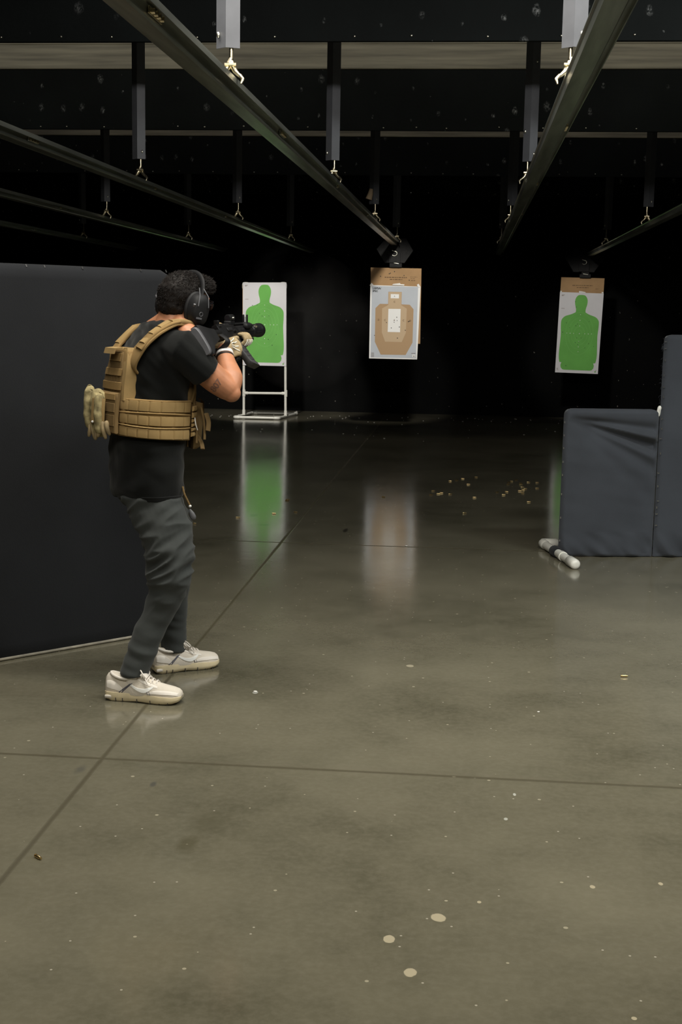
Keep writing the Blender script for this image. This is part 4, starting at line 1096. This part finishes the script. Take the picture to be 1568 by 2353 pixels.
# back and front bags as slabs standing off the body; outline in (s, z)
def slab(outline, f0, f1, curve=.9, sgn=-1):
    """panel across the back (sgn -1) or chest (sgn +1); f0 inner, f1 outer distance from the torso centre"""
    mb = MB(); n = len(outline)
    cs = sum(p[0] for p in outline)/n; cz = sum(p[1] for p in outline)/n
    def pt_(s, z, f): return TP(sgn*(f-curve*s*s), s, z)
    rings = []
    for f, k in ((f0, .97), (f0+.004, 1), (f1-.006, 1), (f1-.001, .96), (f1, .90)):
        rings.append([pt_(cs+(s-cs)*k, cz+(z-cz)*k, f) for s, z in outline])
    # the outer face gets its own grid of rings so that it follows the curve
    for k in (.6, .3, .05): rings.append([pt_(cs+(s-cs)*k, cz+(z-cz)*k, f1) for s, z in outline])
    return mb.loft(rings)
def dens(pts, k=5):
    out = []
    for a, b in zip(pts, pts[1:]+pts[:1]):
        for j in range(k): out.append((a[0]+(b[0]-a[0])*j/k, a[1]+(b[1]-a[1])*j/k))
    return out
aFb = .128
ol = dens([(-.125, zb_+.01), (.105, zb_+.01), (.110, zy(900)), (.106, zy(862)), (.078, zy(806)), (.060, zt_), (-.060, zt_), (-.085, zy(806)), (-.130, zy(862)), (-.135, zy(900))])
pcar = slab(ol, .112, .152).build('plate_carrier', M_coy, man)
mp = MB()
ol2 = dens([(-.105, zy(905)), (.088, zy(905)), (.078, zy(850)), (.050, zy(806)), (-.055, zy(806)), (-.105, zy(850))])
slab(ol2, .150, .158).build('webbing_panel', M_coyd, pcar)
# webbing rows on the back panel
def brow(y0, y1, s0, s1, f, mt, cells=0, nm='webbing_strip', gap=.0):
    mb = MB(); n = max(8, cells*2)
    rings = []
    for j in range(n+1):
        s = s0+(s1-s0)*j/n; dd = 0
        if cells: dd = .0035 if (j % 2) else -.0005
        z0, z1 = zy(y1), zy(y0)
        rings.append([TP(-(f+d_+(dd if d_ > 0 else 0)-.9*s*s), s, z) for (d_, z) in ((0, z0), (.003, z0+.001), (.003, z1-.001), (0, z1))])
    mb.loft(rings); mb.build(nm, mt, pcar)
for (y0, y1, s0, s1, c_) in ((811, 829, -.062, .052, 0), (845, 861, -.09, .078, 6), (875, 893, -.10, .088, 7)):
    brow(y0, y1, s0, s1, .1585, M_coy, c_)
# pull handle folded over the top
m = MB()
m.loft([[TP(-(.158+d_), s, z) for d_, z in ((0, zy(797)), (.030, zy(799)), (.032, zy(812)), (.026, zy(812)), (.024, zy(801)), (0, zy(801)))] for s in (-.055, -.02, .02, .045)])
m.build('drag_handle', M_coyl, pcar, False)
# lower flap over the cummerbund
fl_ = MB(); ol3 = dens([(-.12, zy(985)), (.105, zy(988)), (.100, zy(955)), (.108, zy(898)), (-.12, zy(896))])
slab(ol3, .168, .184).build('rear_flap', M_coyd, pcar)
for y0, y1 in ((900, 914), (921, 941), (947, 972)): brow(y0, y1, -.11, .098, .1842, M_coyd if y0 > 910 else M_coy, 0)
# side edge of the bag running up into the yoke (lighter nylon)
m = MB()
m.loft([[TP(-(f_), s, zy(y)) for f_, s in ((.145, a), (.150, a), (.146, b), (.095, b+.016), (.09, b+.008), (.13, b-.004))] for y, a, b in ((915, .075, .106), (880, .075, .106), (860, .07, .104), (835, .055, .094), (812, .045, .078), (798, .035, .062))])
m.build('bag_edge', M_coyl, pcar)
# cummerbund round the waist
def zc(y): return zy(y)
def bandz(th): return 0.0
cm = MB(); n = 96; zz0, zz1 = zy(993), zy(909)
def cu_pt(th, v, off):
    dip = -(.014+.012*(1-v))*(1-math.cos(th-PI))/2      # lower at the front than at the back
    z = zz0+(zz1-zz0)*v+dip
    return TS(th, z, off)
rings = []
def cu_off(th, v):
    return .016+.004*math.sin(v*PI)+.0035*noise.noise(V((th*3, v*6, 0)))
for i in range(13):
    v = i/12; rings.append([cu_pt(2*PI*k/n, v, cu_off(2*PI*k/n, v)) for k in range(n)])
inner = [[cu_pt(2*PI*k/n, v, .001) for k in range(n)] for v in (1, 0)]
cm.loft([inner[1]]+rings+[inner[0], inner[1]], cap=False); cumm = cm.build('cummerbund', M_coy, pcar)
def cstrip(v0, v1, th0, th1, off, mt, nm, cells=0, sagf=0.0):
    mb = MB(); nn = max(24, cells*18); rg = []
    for j in range(nn+1):
        th = th0+(th1-th0)*j/nn; t_ = j/nn; dd = 0
        if cells:
            ph = (t_*cells) % 1; dd = .0030*min(1, 9*min(ph, 1-ph))
        sg = sagf*math.sin(t_*PI)
        rg.append([cu_pt(th, v+sg, off+d_+(dd if d_ > 0 else 0)) for (d_, v) in ((0, v0), (.002, v0+.01), (.0035, (v0+v1)/2), (.002, v1-.01), (0, v1))])
    mb.loft(rg); return mb.build(nm, mt, cumm)
T0, T1 = math.radians(53), math.radians(160)
cstrip(.70, .97, T0, T1, .0205, M_coyl, 'webbing_row', 7, .0)
cstrip(.36, .61, T0, T1, .0205, M_coyl, 'webbing_row', 7, -.02)
cstrip(.03, .27, T0, T1, .0205, M_coyl, 'webbing_row', 7, -.02)
cstrip(.60, .66, T0, T1, .023, M_coy, 'fold', 0, .03); cstrip(.30, .335, T0, T1, .0245, M_coyl, 'fold', 0, -.03)
cstrip(.955, 1.0, T0, T1, .0205, M_coy, 'binding', 0); cstrip(.0, .035, T0, T1, .0205, M_coy, 'binding', 0)
for a_, b_ in ((-142, -40),):
    for v0, v1 in ((.70, .95), (.38, .62), (.05, .28)): cstrip(v0, v1, math.radians(a_), math.radians(b_), .0205, M_coyl, 'webbing_row', 7)
cm2 = MB()
for i, (y0, y1) in enumerate(((928, 940), (942, 955), (957, 965), (967, 975), (977, 985), (987, 997))):
    rg = []
    for j in range(7):
        th = math.radians(53-j*3.3); rg.append([TS(th, z, .030+d_) for d_, z in ((0, zy(y1)), (.007, zy(y1)+.002), (.009, (zy(y0)+zy(y1))/2), (.007, zy(y0)-.002), (0, zy(y0)))])
    b = MB().loft(rg).build('buckle_rib', M_coyl, cumm)
# front bag, magazine pouches and dangling edges
ol4 = dens([(-.125, zy(998)), (.125, zy(998)), (.135, zy(900)), (.085, zy(815)), (.06, zy(800)), (-.06, zy(800)), (-.085, zy(815)), (-.135, zy(900))])
slab(ol4, .112, .150, sgn=1).build('front_bag', M_coyd, pcar)
for s_ in (-.085, 0, .085):
    m = MB()
    def pp(f, s, z): return TP(f-.9*(s*s), s, z)
    m.loft([[pp(.150, s_-w_, z), pp(.150+d_*.8, s_-w_, z), pp(.150+d_, s_-w_*.7, z), pp(.150+d_, s_+w_*.7, z), pp(.150+d_*.8, s_+w_, z), pp(.150, s_+w_, z)] for (z, w_, d_) in
            ((zy(1028), .030, .018), (zy(1022), .036, .034), (zy(960), .038, .038), (zy(925), .037, .034), (zy(922), .034, .02))])
    pch = m.build('magazine_pouch', M_coyd, pcar)
    m = MB(); m.loft([[pp(.150+d_, s, z) for s in (s_-.015, s_-.005, s_+.005, s_+.015)] for (z, d_) in ((zy(985), .041), (zy(950), .045), (zy(922), .040), (zy(915), .026), (zy(914), .022), (zy(920), .036), (zy(950), .041), (zy(985), .038))]); m.build('retention_strap', M_coy, pch)
# side straps hanging at the front right
m = MB()
for k_, (x0, y0, x1, y1) in enumerate(((447, 872, 440, 925), (462, 935, 470, 1010), (474, 950, 478, 990), (452, 1000, 466, 1032), (446, 925, 452, 1018))):
    a, b = A(x0, y0, 4.86), A(x1, y1, 4.84); c = (a+b)/2+V((.006, 0, 0))
    m.tube(smooth_path([a, c, b], 4), .0055, 8, sq=2.0)
m.build('loose_strap', M_coyd, pcar)
m = MB(); m.tube(smooth_path([A(448, 960, 4.82), A(450, 975, 4.81), A(454, 988, 4.82)], 4), .002, 6); m.build('paper_tag', M_tape, pcar)
# shoulder straps
def strap(pts, wid, thick, mt, nm, n=8, cross=None, par=None):
    P_ = smooth_path(pts, n); rg = []
    for i, p in enumerate(P_):
        t_ = (P_[min(i+1, len(P_)-1)]-P_[max(i-1, 0)]).normalized()
        sd = (S-t_*S.dot(t_)).normalized(); nm_ = t_.cross(sd).normalized()
        wv = wid if not callable(wid) else wid(i/(len(P_)-1))
        rg.append([p+sd*a*wv/2+nm_*b*thick/2 for a, b in ((-1, -.4), (-.9, -1), (0, -1.25), (.9, -1), (1, -.4), (1, .4), (.9, 1), (0, 1.25), (-.9, 1), (-1, .4))])
    return MB().loft(rg).build(nm, mt, par or pcar)
def shp(s, pts): return [TP(f, s+ds, zy(y)) for f, y, ds in pts]
rs_pts = shp(.122, ((-.100, 855, -.055), (-.126, 832, -.032), (-.112, 795, -.010), (-.076, 768, 0), (-.035, 751, 0), (.0, 744, -.01), (.05, 748, -.02), (.10, 775, 0), (.135, 812, -.02)))
sr = strap(rs_pts, lambda t: .098-.024*t, .012, M_coy, 'shoulder_strap')
pad = strap(shp(.128, ((-.125, 798, -.006), (-.086, 767, -.003), (-.042, 746, 0), (-.005, 738, -.01))), .068, .012, M_coy, 'strap_pad', par=sr)
for f, y in ((-.118, 786), (-.090, 766), (-.062, 751)):
    a = TP(f, .126, zy(y)); b = TP(f+.026, .126, zy(y-13)); strap([a, (a+b)/2, b], .056, .012, M_coyl, 'webbing_loop', 2, par=sr)
strap(shp(.118, ((-.03, 739, 0), (.02, 737, 0), (.06, 744, -.01), (.09, 762, -.02))), .06, .016, M_coyl, 'strap_cover', par=sr)
sl = strap(shp(-.10, ((-.135, 842, .03), (-.136, 808, .012), (-.104, 778, 0), (-.066, 754, -.008), (-.022, 748, -.03), (.02, 750, -.035), (.06, 758, -.03), (.10, 780, -.02), (.135, 812, .0))), .052, .012, M_coy, 'shoulder_strap')
strap(shp(-.10, ((-.126, 790, .002), (-.092, 766, -.002), (-.066, 750, -.008))), .044, .010, M_coyl, 'strap_pad', par=sl)

# camouflage pouch with gloves clipped behind it
pcx = TP(-.20, .0, zy(940))
po = MB()
for (fx, s_, y0, y1, r0, r1) in ((-.208, .0, 905, 985, .024, .022), (-.226, -.035, 898, 972, .021, .018), (-.212, .032, 912, 980, .018, .018), (-.195, .0, 910, 990, .022, .02)):
    a, b = TP(fx, s_, zy(y0)), TP(fx+.004, s_, zy(y1)); po.tube(smooth_path([a, (a+b)/2+V((-.003, -.004, 0)), b], 3), [r0]*3+[(r0+r1)/2]*2+[r1]*2, 14, round_end=True)
pch = build_me('utility_pouch', remesh(po, .004, 2, lambda co, n_: .003*noise.noise(co*40)+.003*noise.noise(V((co.x*60, co.y*60, co.z*12)))), M_camo, pcar)
m = MB(); m.loft([[TP(-.206-d_, s-.010, zy(y)) for s, d_ in ((.062, -.01), (.050, .014), (.020, .026), (.0, .022))] for y in (912, 930, 955, 966)]+[[TP(-.195, s-.010, zy(y)) for s in (.062, .050, .020, .0)] for y in (966, 912)])
m.build('pouch_face', M_coyl, pch)
for fx, s_, y in ((-.228, -.018, 901), (-.206, .015, 906), (-.222, -.050, 893)):
    c = TP(fx, s_, zy(y)); MB().tube([c+V((.0095*math.cos(a), 0, .013*math.sin(a))) for a in [PI*1.15*i/10-.2 for i in range(11)]], .0035, 8, round_end=True).build('hanging_loop', M_camo, pch)
m = MB()
for i, (dx, ds, ln) in enumerate(((-.225, .035, .05), (-.215, .052, .055), (-.228, .018, .06), (-.236, .0, .062), (-.24, -.02, .052), (-.205, .066, .04))):
    a = TP(dx+.016, ds-.008, zy(966)); m.tube(smooth_path([a, a+V((.004, -.006, -ln*.5)), a+V((.010 if i % 2 else -.003, .0, -ln))], 4), [.0095, .010, .0095, .009, .009, .0085, .0085, .0075, .0065], 10, round_end=True)
m.build('glove_fingers', M_glove, pch)
m = MB(); m.ell(TP(-.232, .024, zy(964)), (.0045, .0045, .0045)); m.build('snap', M_white, pch)
# cord hanging below the hem
cd = smooth_path([A(420, 1118, 4.80), A(424, 1135, 4.79), A(431, 1150, 4.79), A(436, 1160, 4.79)], 5)
m = MB(); m.tube(cd, [.0035+.0009*(i % 2) for i in range(len(cd))], 8); ln = m.build('lanyard', M_coyd, man)
MB().ell(A(437, 1163, 4.79), (.0055, .0055, .0055)).build('bead', M_white, ln)
m = MB(); m.tube([A(437, 1172, 4.79), A(441, 1180, 4.79), A(444, 1188, 4.79)], [.005, .010, .012], 12, sq=.6, round_end=True); m.build('pull_tab', M_greyrub, ln)

# ------------------------------------------------------------ rifle, canted so that its magazine swings out to the right
cant = math.radians(33)
B0 = A(461, 785, 4.75); M0 = A(590, 762, 5.43)
D = (M0-B0).normalized(); R0 = D.cross(ZU).normalized(); U0 = R0.cross(D)
UG = (U0*math.cos(cant)-R0*math.sin(cant)); RG = (R0*math.cos(cant)+U0*math.sin(cant))
O = B0+UG*.020; D = (M0-O).normalized(); RG = (RG-D*RG.dot(D)).normalized(); UG = RG.cross(D)
LG = (M0-O).length
GA = (RG, D, UG)
def G(s, r=0.0, u=0.0): return O+D*s+RG*r+UG*u
rifle = thing('rifle', 'short black carbine with grey butt pad and magazine, aimed by the shooter', 'rifle', G(.3))
def gb(c, size, nm, mt=M_gunmetal, bev=.003, taper=1.0, par=None):
    m = MB(); m.box(G(*c), size, ax=GA, bev=bev, taper=taper); return m.build(nm, mt, par or rifle, True)
def prof(pts, w_, nm, mt=M_gunmetal, r0=0.0, par=None, bev=.003):
    """side profile in (s, u) given thickness w_ across"""
    m = MB(); n = len(pts); cs = sum(p[0] for p in pts)/n; cu_ = sum(p[1] for p in pts)/n
    rg = []
    for r, k in ((-w_/2, .93), (-w_/2+bev, 1), (w_/2-bev, 1), (w_/2, .93)):
        rg.append([G(cs+(s-cs)*k, r0+r, cu_+(u-cu_)*k) for s, u in pts])
    return m.loft(rg).build(nm, mt, par or rifle, True)
# stock
stk = prof([(.016, .042), (.016, -.082), (.030, -.084), (.075, -.050), (.17, -.026), (.17, .020), (.12, .026), (.05, .040)], .034, 'stock', M_black)
m = MB(); rg = []
for s_, k in ((-.003, .82), (0, .96), (.004, 1), (.015, 1), (.016, .95)):
    ring = []
    for j in range(28):
        a = 2*PI*j/28; ca, sa = math.cos(a), math.sin(a)
        ring.append(G(s_, .0180*k*math.copysign(abs(ca)**.7, ca), -.020+(.058*math.copysign(abs(sa)**.55, sa))*(k*.3+.7)))
    rg.append(ring)
m.loft(rg).build('butt_pad', M_greyrub, rifle)
MB().tube([G(.10, 0, .006), G(.235, 0, .006)], .0155, 16).build('buffer_tube', M_gunmetal, rifle)
rec = prof([(.225, .034), (.225, .004), (.245, -.020), (.29, -.030), (.36, -.034), (.405, -.030), (.415, .0), (.415, .034), (.30, .036)], .030, 'receiver')
gb((.33, .017, .012), (.006, .055, .016), 'ejection_port', M_black)
gb((.245, 0, .030), (.040, .022, .010), 'charging_handle', M_black)
MB().tube([G(.37, .016, .002), G(.37, .026, .002)], .007, 10).build('forward_assist', M_gunmetal, rifle)
prof([(.262, -.025), (.290, -.028), (.283, -.075), (.268, -.118), (.240, -.116), (.245, -.080)], .028, 'pistol_grip', M_black)
m = MB(); m.tube(smooth_path([G(.285, 0, -.030), G(.295, 0, -.052), G(.325, 0, -.055), G(.340, 0, -.034)], 4), .0035, 8); m.build('trigger_guard', M_gunmetal, rifle)
m = MB(); m.tube(smooth_path([G(.312, 0, -.028), G(.308, 0, -.040), G(.315, 0, -.048)], 4), .003, 8); m.build('trigger', M_gunmetal, rifle)
# magazine, curved forward
m = MB(); rg = []
for i in range(12):
    t_ = i/11; u = -.028-t_*.120; s_ = .375+.030*t_*t_; hs, hr_ = .031, .0125
    if i == 11: hs, hr_ = .033, .0145
    if i == 10: hs, hr_ = .033, .0145
    rg.append([G(s_+a*hs, b*hr_, u-a*.010*t_) for a, b in ((-1, -.7), (-.85, -1), (0, -1), (.85, -1), (1, -.7), (1, .7), (.85, 1), (0, 1), (-.85, 1), (-1, .7))])
mg = m.loft(rg).build('magazine', M_mag, rifle)
m = MB()
for k in (.35, .5, .65, .8): m.box(G(.375+.030*k*k, .0132, -.028-k*.120), (.0015, .045, .004), ax=GA)
m.build('magazine_rib', M_mag, mg, False)
# handguard: octagonal with slots and a top rail
h0, h1 = .415, .615
m = MB(); m.loft([[G(s_, .0235*k*math.cos(PI/8+2*PI*j/8), .006+.0255*k*math.sin(PI/8+2*PI*j/8)) for j in range(8)] for s_, k in ((h0, .95), (h0+.004, 1), (h1-.004, 1), (h1, .95))])
hg = m.build('handguard', M_gunmetal, rifle, False)
for s_ in (.44, .475, .51, .545, .58):
    for an in (0, PI/4, -PI/4, PI, PI*.75):
        d_ = RG*math.cos(an)+UG*math.sin(an); e_ = D.cross(d_)
        MB().box(G(s_, 0, .006)+d_*.0218, (.0015, .024, .0065), ax=(d_, D, e_), bev=.0007).build('slot', M_black, hg, False)
m = MB(); m.box(G(.42, 0, .0375), (.021, .385, .005), ax=GA)
tr = m.build('top_rail', M_gunmetal, rifle, False)
m = MB()
for i in range(38): m.box(G(.235+i*.0101, 0, .0415), (.0205, .0050, .0035), ax=GA)
m.build('rail_teeth', M_gunmetal, tr, False)
# barrel end: broad shroud with a ring
m = MB(); m.tube([G(.595, 0, .006), G(.60, 0, .006), G(.612, 0, .006), G(.70, 0, .006), G(.702, 0, .006), G(.71, 0, .006), G(.728, 0, .006), G(.735, 0, .006)], [.018, .025, .0265, .0265, .0285, .0295, .0295, .026], 28)
bl = m.build('blast_shroud', M_gunmetal, rifle)
m = MB(); m.tube([G(.7355, 0, .006), G(.7365, 0, .006)], .018, 20); m.build('bore', M_ink, bl)
m = MB()
for k in range(8):
    an = 2*PI*k/8; d_ = RG*math.cos(an)+UG*math.sin(an); m.box(G(.66, 0, .006)+d_*.0265, (.002, .05, .006), ax=(d_, D, D.cross(d_)), bev=.0008)
m.build('vent', M_black, bl, False)
m = MB(); m.tube([G(.625, .024, .012), G(.625, .031, .014)], .0085, 14); m.build('light_lens', M_bolt, rifle)
# upright sights on the canted rifle: they stand straight up
def vs_box(c, size, nm, mt=M_gunmetal, par=None, bev=.002):
    m = MB(); m.box(c, size, ax=(R0, D, U0), bev=bev); return m.build(nm, mt, par or rifle, True)
fc = G(.575, .006, .031)
fs_ = vs_box(fc+U0*.004, (.026, .045, .014), 'front_sight')
for sx in (-1, 1): vs_box(fc+U0*.026+R0*sx*.0075, (.0055, .012, .034), 'sight_wing', par=fs_)
vs_box(fc+U0*.022, (.002, .004, .024), 'sight_post', par=fs_)
oc = G(.40, .004, .040)
op = vs_box(oc+U0*.006, (.028, .050, .016), 'optic_mount')
m = MB(); m.tube([oc+U0*.025-D*.022, oc+U0*.025-D*.018, oc+U0*.025+D*.028, oc+U0*.025+D*.032], [.0125, .0145, .0145, .0125], 22); m.build('red_dot_sight', M_gunmetal, op)
m = MB(); m.tube([oc+U0*.025-D*.0235, oc+U0*.025-D*.0225], .0105, 20); m.build('lens', M_lens, op)
m = MB(); m.tube([oc+U0*.025+R0*.013, oc+U0*.025+R0*.020], .005, 12); m.build('turret', M_bolt, op)
vs_box(G(.27, .0, .046)+U0*.006, (.020, .014, .020), 'rear_sight')
vs_box(G(.52, .030, .014), (.022, .07, .022), 'weapon_light', M_black, bev=.008)
vs_box(G(.50, 0, -.030), (.016, .16, .010), 'lower_rail', M_gunmetal)
# sling
m = MB(); m.tube(smooth_path([G(.20, .018, -.01), G(.18, .03, -.05), A(486, 822, 4.95), A(470, 840, 4.98), A(455, 850, 4.95)], 6), .005, 8, sq=2.4); m.build('sling', M_black, rifle)

# ------------------------------------------------------------ gloved hands
def finger(mb, p, d, bend_ax, angs, lens, rad):
    pts = [V(p)-V(d).normalized()*.012, V(p)]; rr = [rad*1.05, rad*1.05]; dd = V(d).normalized()
    for a, l, k in zip(angs, lens, (1.0, .95, .85)):
        dd = (Matrix.Rotation(a, 3, bend_ax) @ dd).normalized(); pts.append(pts[-1]+dd*l); rr.append(rad*k)
    mb.tube(smooth_path(pts, 3), [x for a, b in zip(rr, rr[1:]) for x in (a, a+(b-a)/3, a+(b-a)*2/3)]+[rr[-1]], 12, round_end=True); return pts
# right hand round the pistol grip: palm on the right rear face, fingers wrap to the front
rh = MB(); gc = G(.262, 0, -.068)
kn = []
for i in range(4):
    p = G(.266-.006*i, .024, -.036-.0205*i); kn.append(p)
    d0 = (D*.75+RG*.35).normalized()
    if i == 0: finger(rh, p, d0, -UG, (-.25, -.75, -.55), (.040, .024, .020), .0098)   # trigger finger reaches forward
    else: finger(rh, p, d0, UG, (.75, 1.25, .9), (.036, .024, .019), (.0102, .0098, .0088)[i-1])
pm = (kn[1]+kn[2])/2
wristc = rwr
pal = pm.lerp(wristc, .42)
fd = (pm-wristc).normalized(); kd = (kn[0]-kn[3]).normalized(); pn = fd.cross(kd).normalized()
if pn.dot(RG) < 0: pn = -pn
rh.ell(pm.lerp(wristc, .30), (.043, .016, .044), (kd, pn, fd), p=.8)
rh.ell(pm.lerp(wristc, .05), (.043, .0145, .022), (kd, pn, fd), p=.8)
rh.tube([pm.lerp(wristc, .45), pm.lerp(wristc, .8), rwr+ax_*.012], [.031, .030, .0305], 18, sq=.9)
finger(rh, G(.235, .012, -.045), (D*.5-RG*.6+UG*.3), UG, (.2, .5, .5), (.032, .028, .022), .0120)
rh.tube([pm.lerp(wristc, .6), G(.238, .010, -.050)], [.022, .016], 14, round_end=True)
gl = build_me('glove', remesh(rh, .0028, 3, lambda co, n_: .0008*noise.noise(co*120)), M_glove, man)
gb_ = BVHTree.FromPolygons([v.co+WL['person'] for v in gl.data.vertices], [tuple(p.vertices) for p in gl.data.polygons])
def on_glove(bv, p, lift=.0012):
    h = bv.find_nearest(p); return h[0]+h[1]*lift
for i in range(4):
    a = wristc.lerp(pm, .45)+pn*.03+(kn[i]-pm)*.35; b = kn[i]+pn*.02+fd*.006
    MB().tube([on_glove(gb_, a.lerp(b, t_/6)) for t_ in range(7)], [.0018, .0024, .0027, .0024, .0022, .0027, .0016], 7, sq=1.0).build('white_print', M_glovew, gl)
# left hand under and round the handguard
lh = MB(); lk = []
for i in range(4):
    p = G(.420+.0195*(1.5-i), -.002, -.056); lk.append(p)
    finger(lh, p, (RG*.9-UG*.25).normalized(), D, (-.45, -1.2, -.95), (.031, .023, .018), (.0090, .0096, .0092, .0082)[i])
lpm = (lk[1]+lk[2])/2; lkd = (lk[0]-lk[3]).normalized()
lfd = RG; lpn = -UG
lh.ell(lpm-RG*.034-UG*.002, (.043, .018, .040), (D, UG, RG), p=.8)
finger(lh, G(.420, -.034, -.010), (UG*.95+D*.25), D, (.05, -.30, -.5), (.042, .032, .024), .0105)
lh.tube(smooth_path([G(.415, -.034, .002), G(.425, -.034, .032), G(.440, -.022, .052), G(.462, -.010, .058)], 4), .0105, 14, round_end=True)
lh.tube([lpm-RG*.030, G(.425, -.036, -.018)], [.019, .013], 12, round_end=True)
lh.tube(smooth_path([lpm-RG*.045, lpm-RG*.060-D*.035-UG*.006, lwr], 3), [.030, .030, .029, .029, .028, .029, .030], 16)
gl2 = build_me('glove', remesh(lh, .0028, 3, lambda co, n_: .0008*noise.noise(co*120)), M_glove, man)
for i in range(4):
    bv = BVHTree.FromPolygons([v.co+WL['person'] for v in gl2.data.vertices], [tuple(p.vertices) for p in gl2.data.polygons])
    a = lk[i]+RG*.02-UG*.03; b = lk[i]+RG*.05+UG*.0
    MB().tube([on_glove(bv, a.lerp(b, t_/4)) for t_ in range(5)], .0026, 7).build('white_print', M_glovew, gl2)

# ------------------------------------------------------------ thin smoke drifting before the muzzle
sm = MB(); c = A(700, 740, 6.4); sm.ell(c, (.34, .55, .34), n=32, m=20)
sm.ell(A(675, 665, 6.6), (.24, .4, .26), n=24, m=14)
mm = bpy.data.materials.new('thin_smoke'); mm.use_nodes = True; nt = mm.node_tree; nt.nodes.remove(nt.nodes['Principled BSDF'])
pv = N(nt, 'ShaderNodeVolumePrincipled'); pv.inputs['Color'].default_value = (.8, .76, .74, 1); pv.inputs['Anisotropy'].default_value = 0.0
Pn = N(nt, 'ShaderNodeTexCoord').outputs['Object']
nz = ramp(nt, noise_n(nt, Pn, 4.5, 4), .42, .75)
ln_ = N(nt, 'ShaderNodeVectorMath', operation='LENGTH'); nt.links.new(Pn, ln_.inputs[0])
fall = ramp(nt, ln_.outputs['Value'], .05, .42, (1, 1, 1), (0, 0, 0))
nt.links.new(mth(nt, 'MULTIPLY', mth(nt, 'MULTIPLY', nz, fall), SMOKE), pv.inputs['Density'])
nt.links.new(pv.outputs[0], nt.nodes['Material Output'].inputs['Volume'])
so = sm.build('smoke', mm, None, True, c); tag(so, 'faint grey smoke drifting in the dark right of the muzzle', 'smoke', kind='stuff')
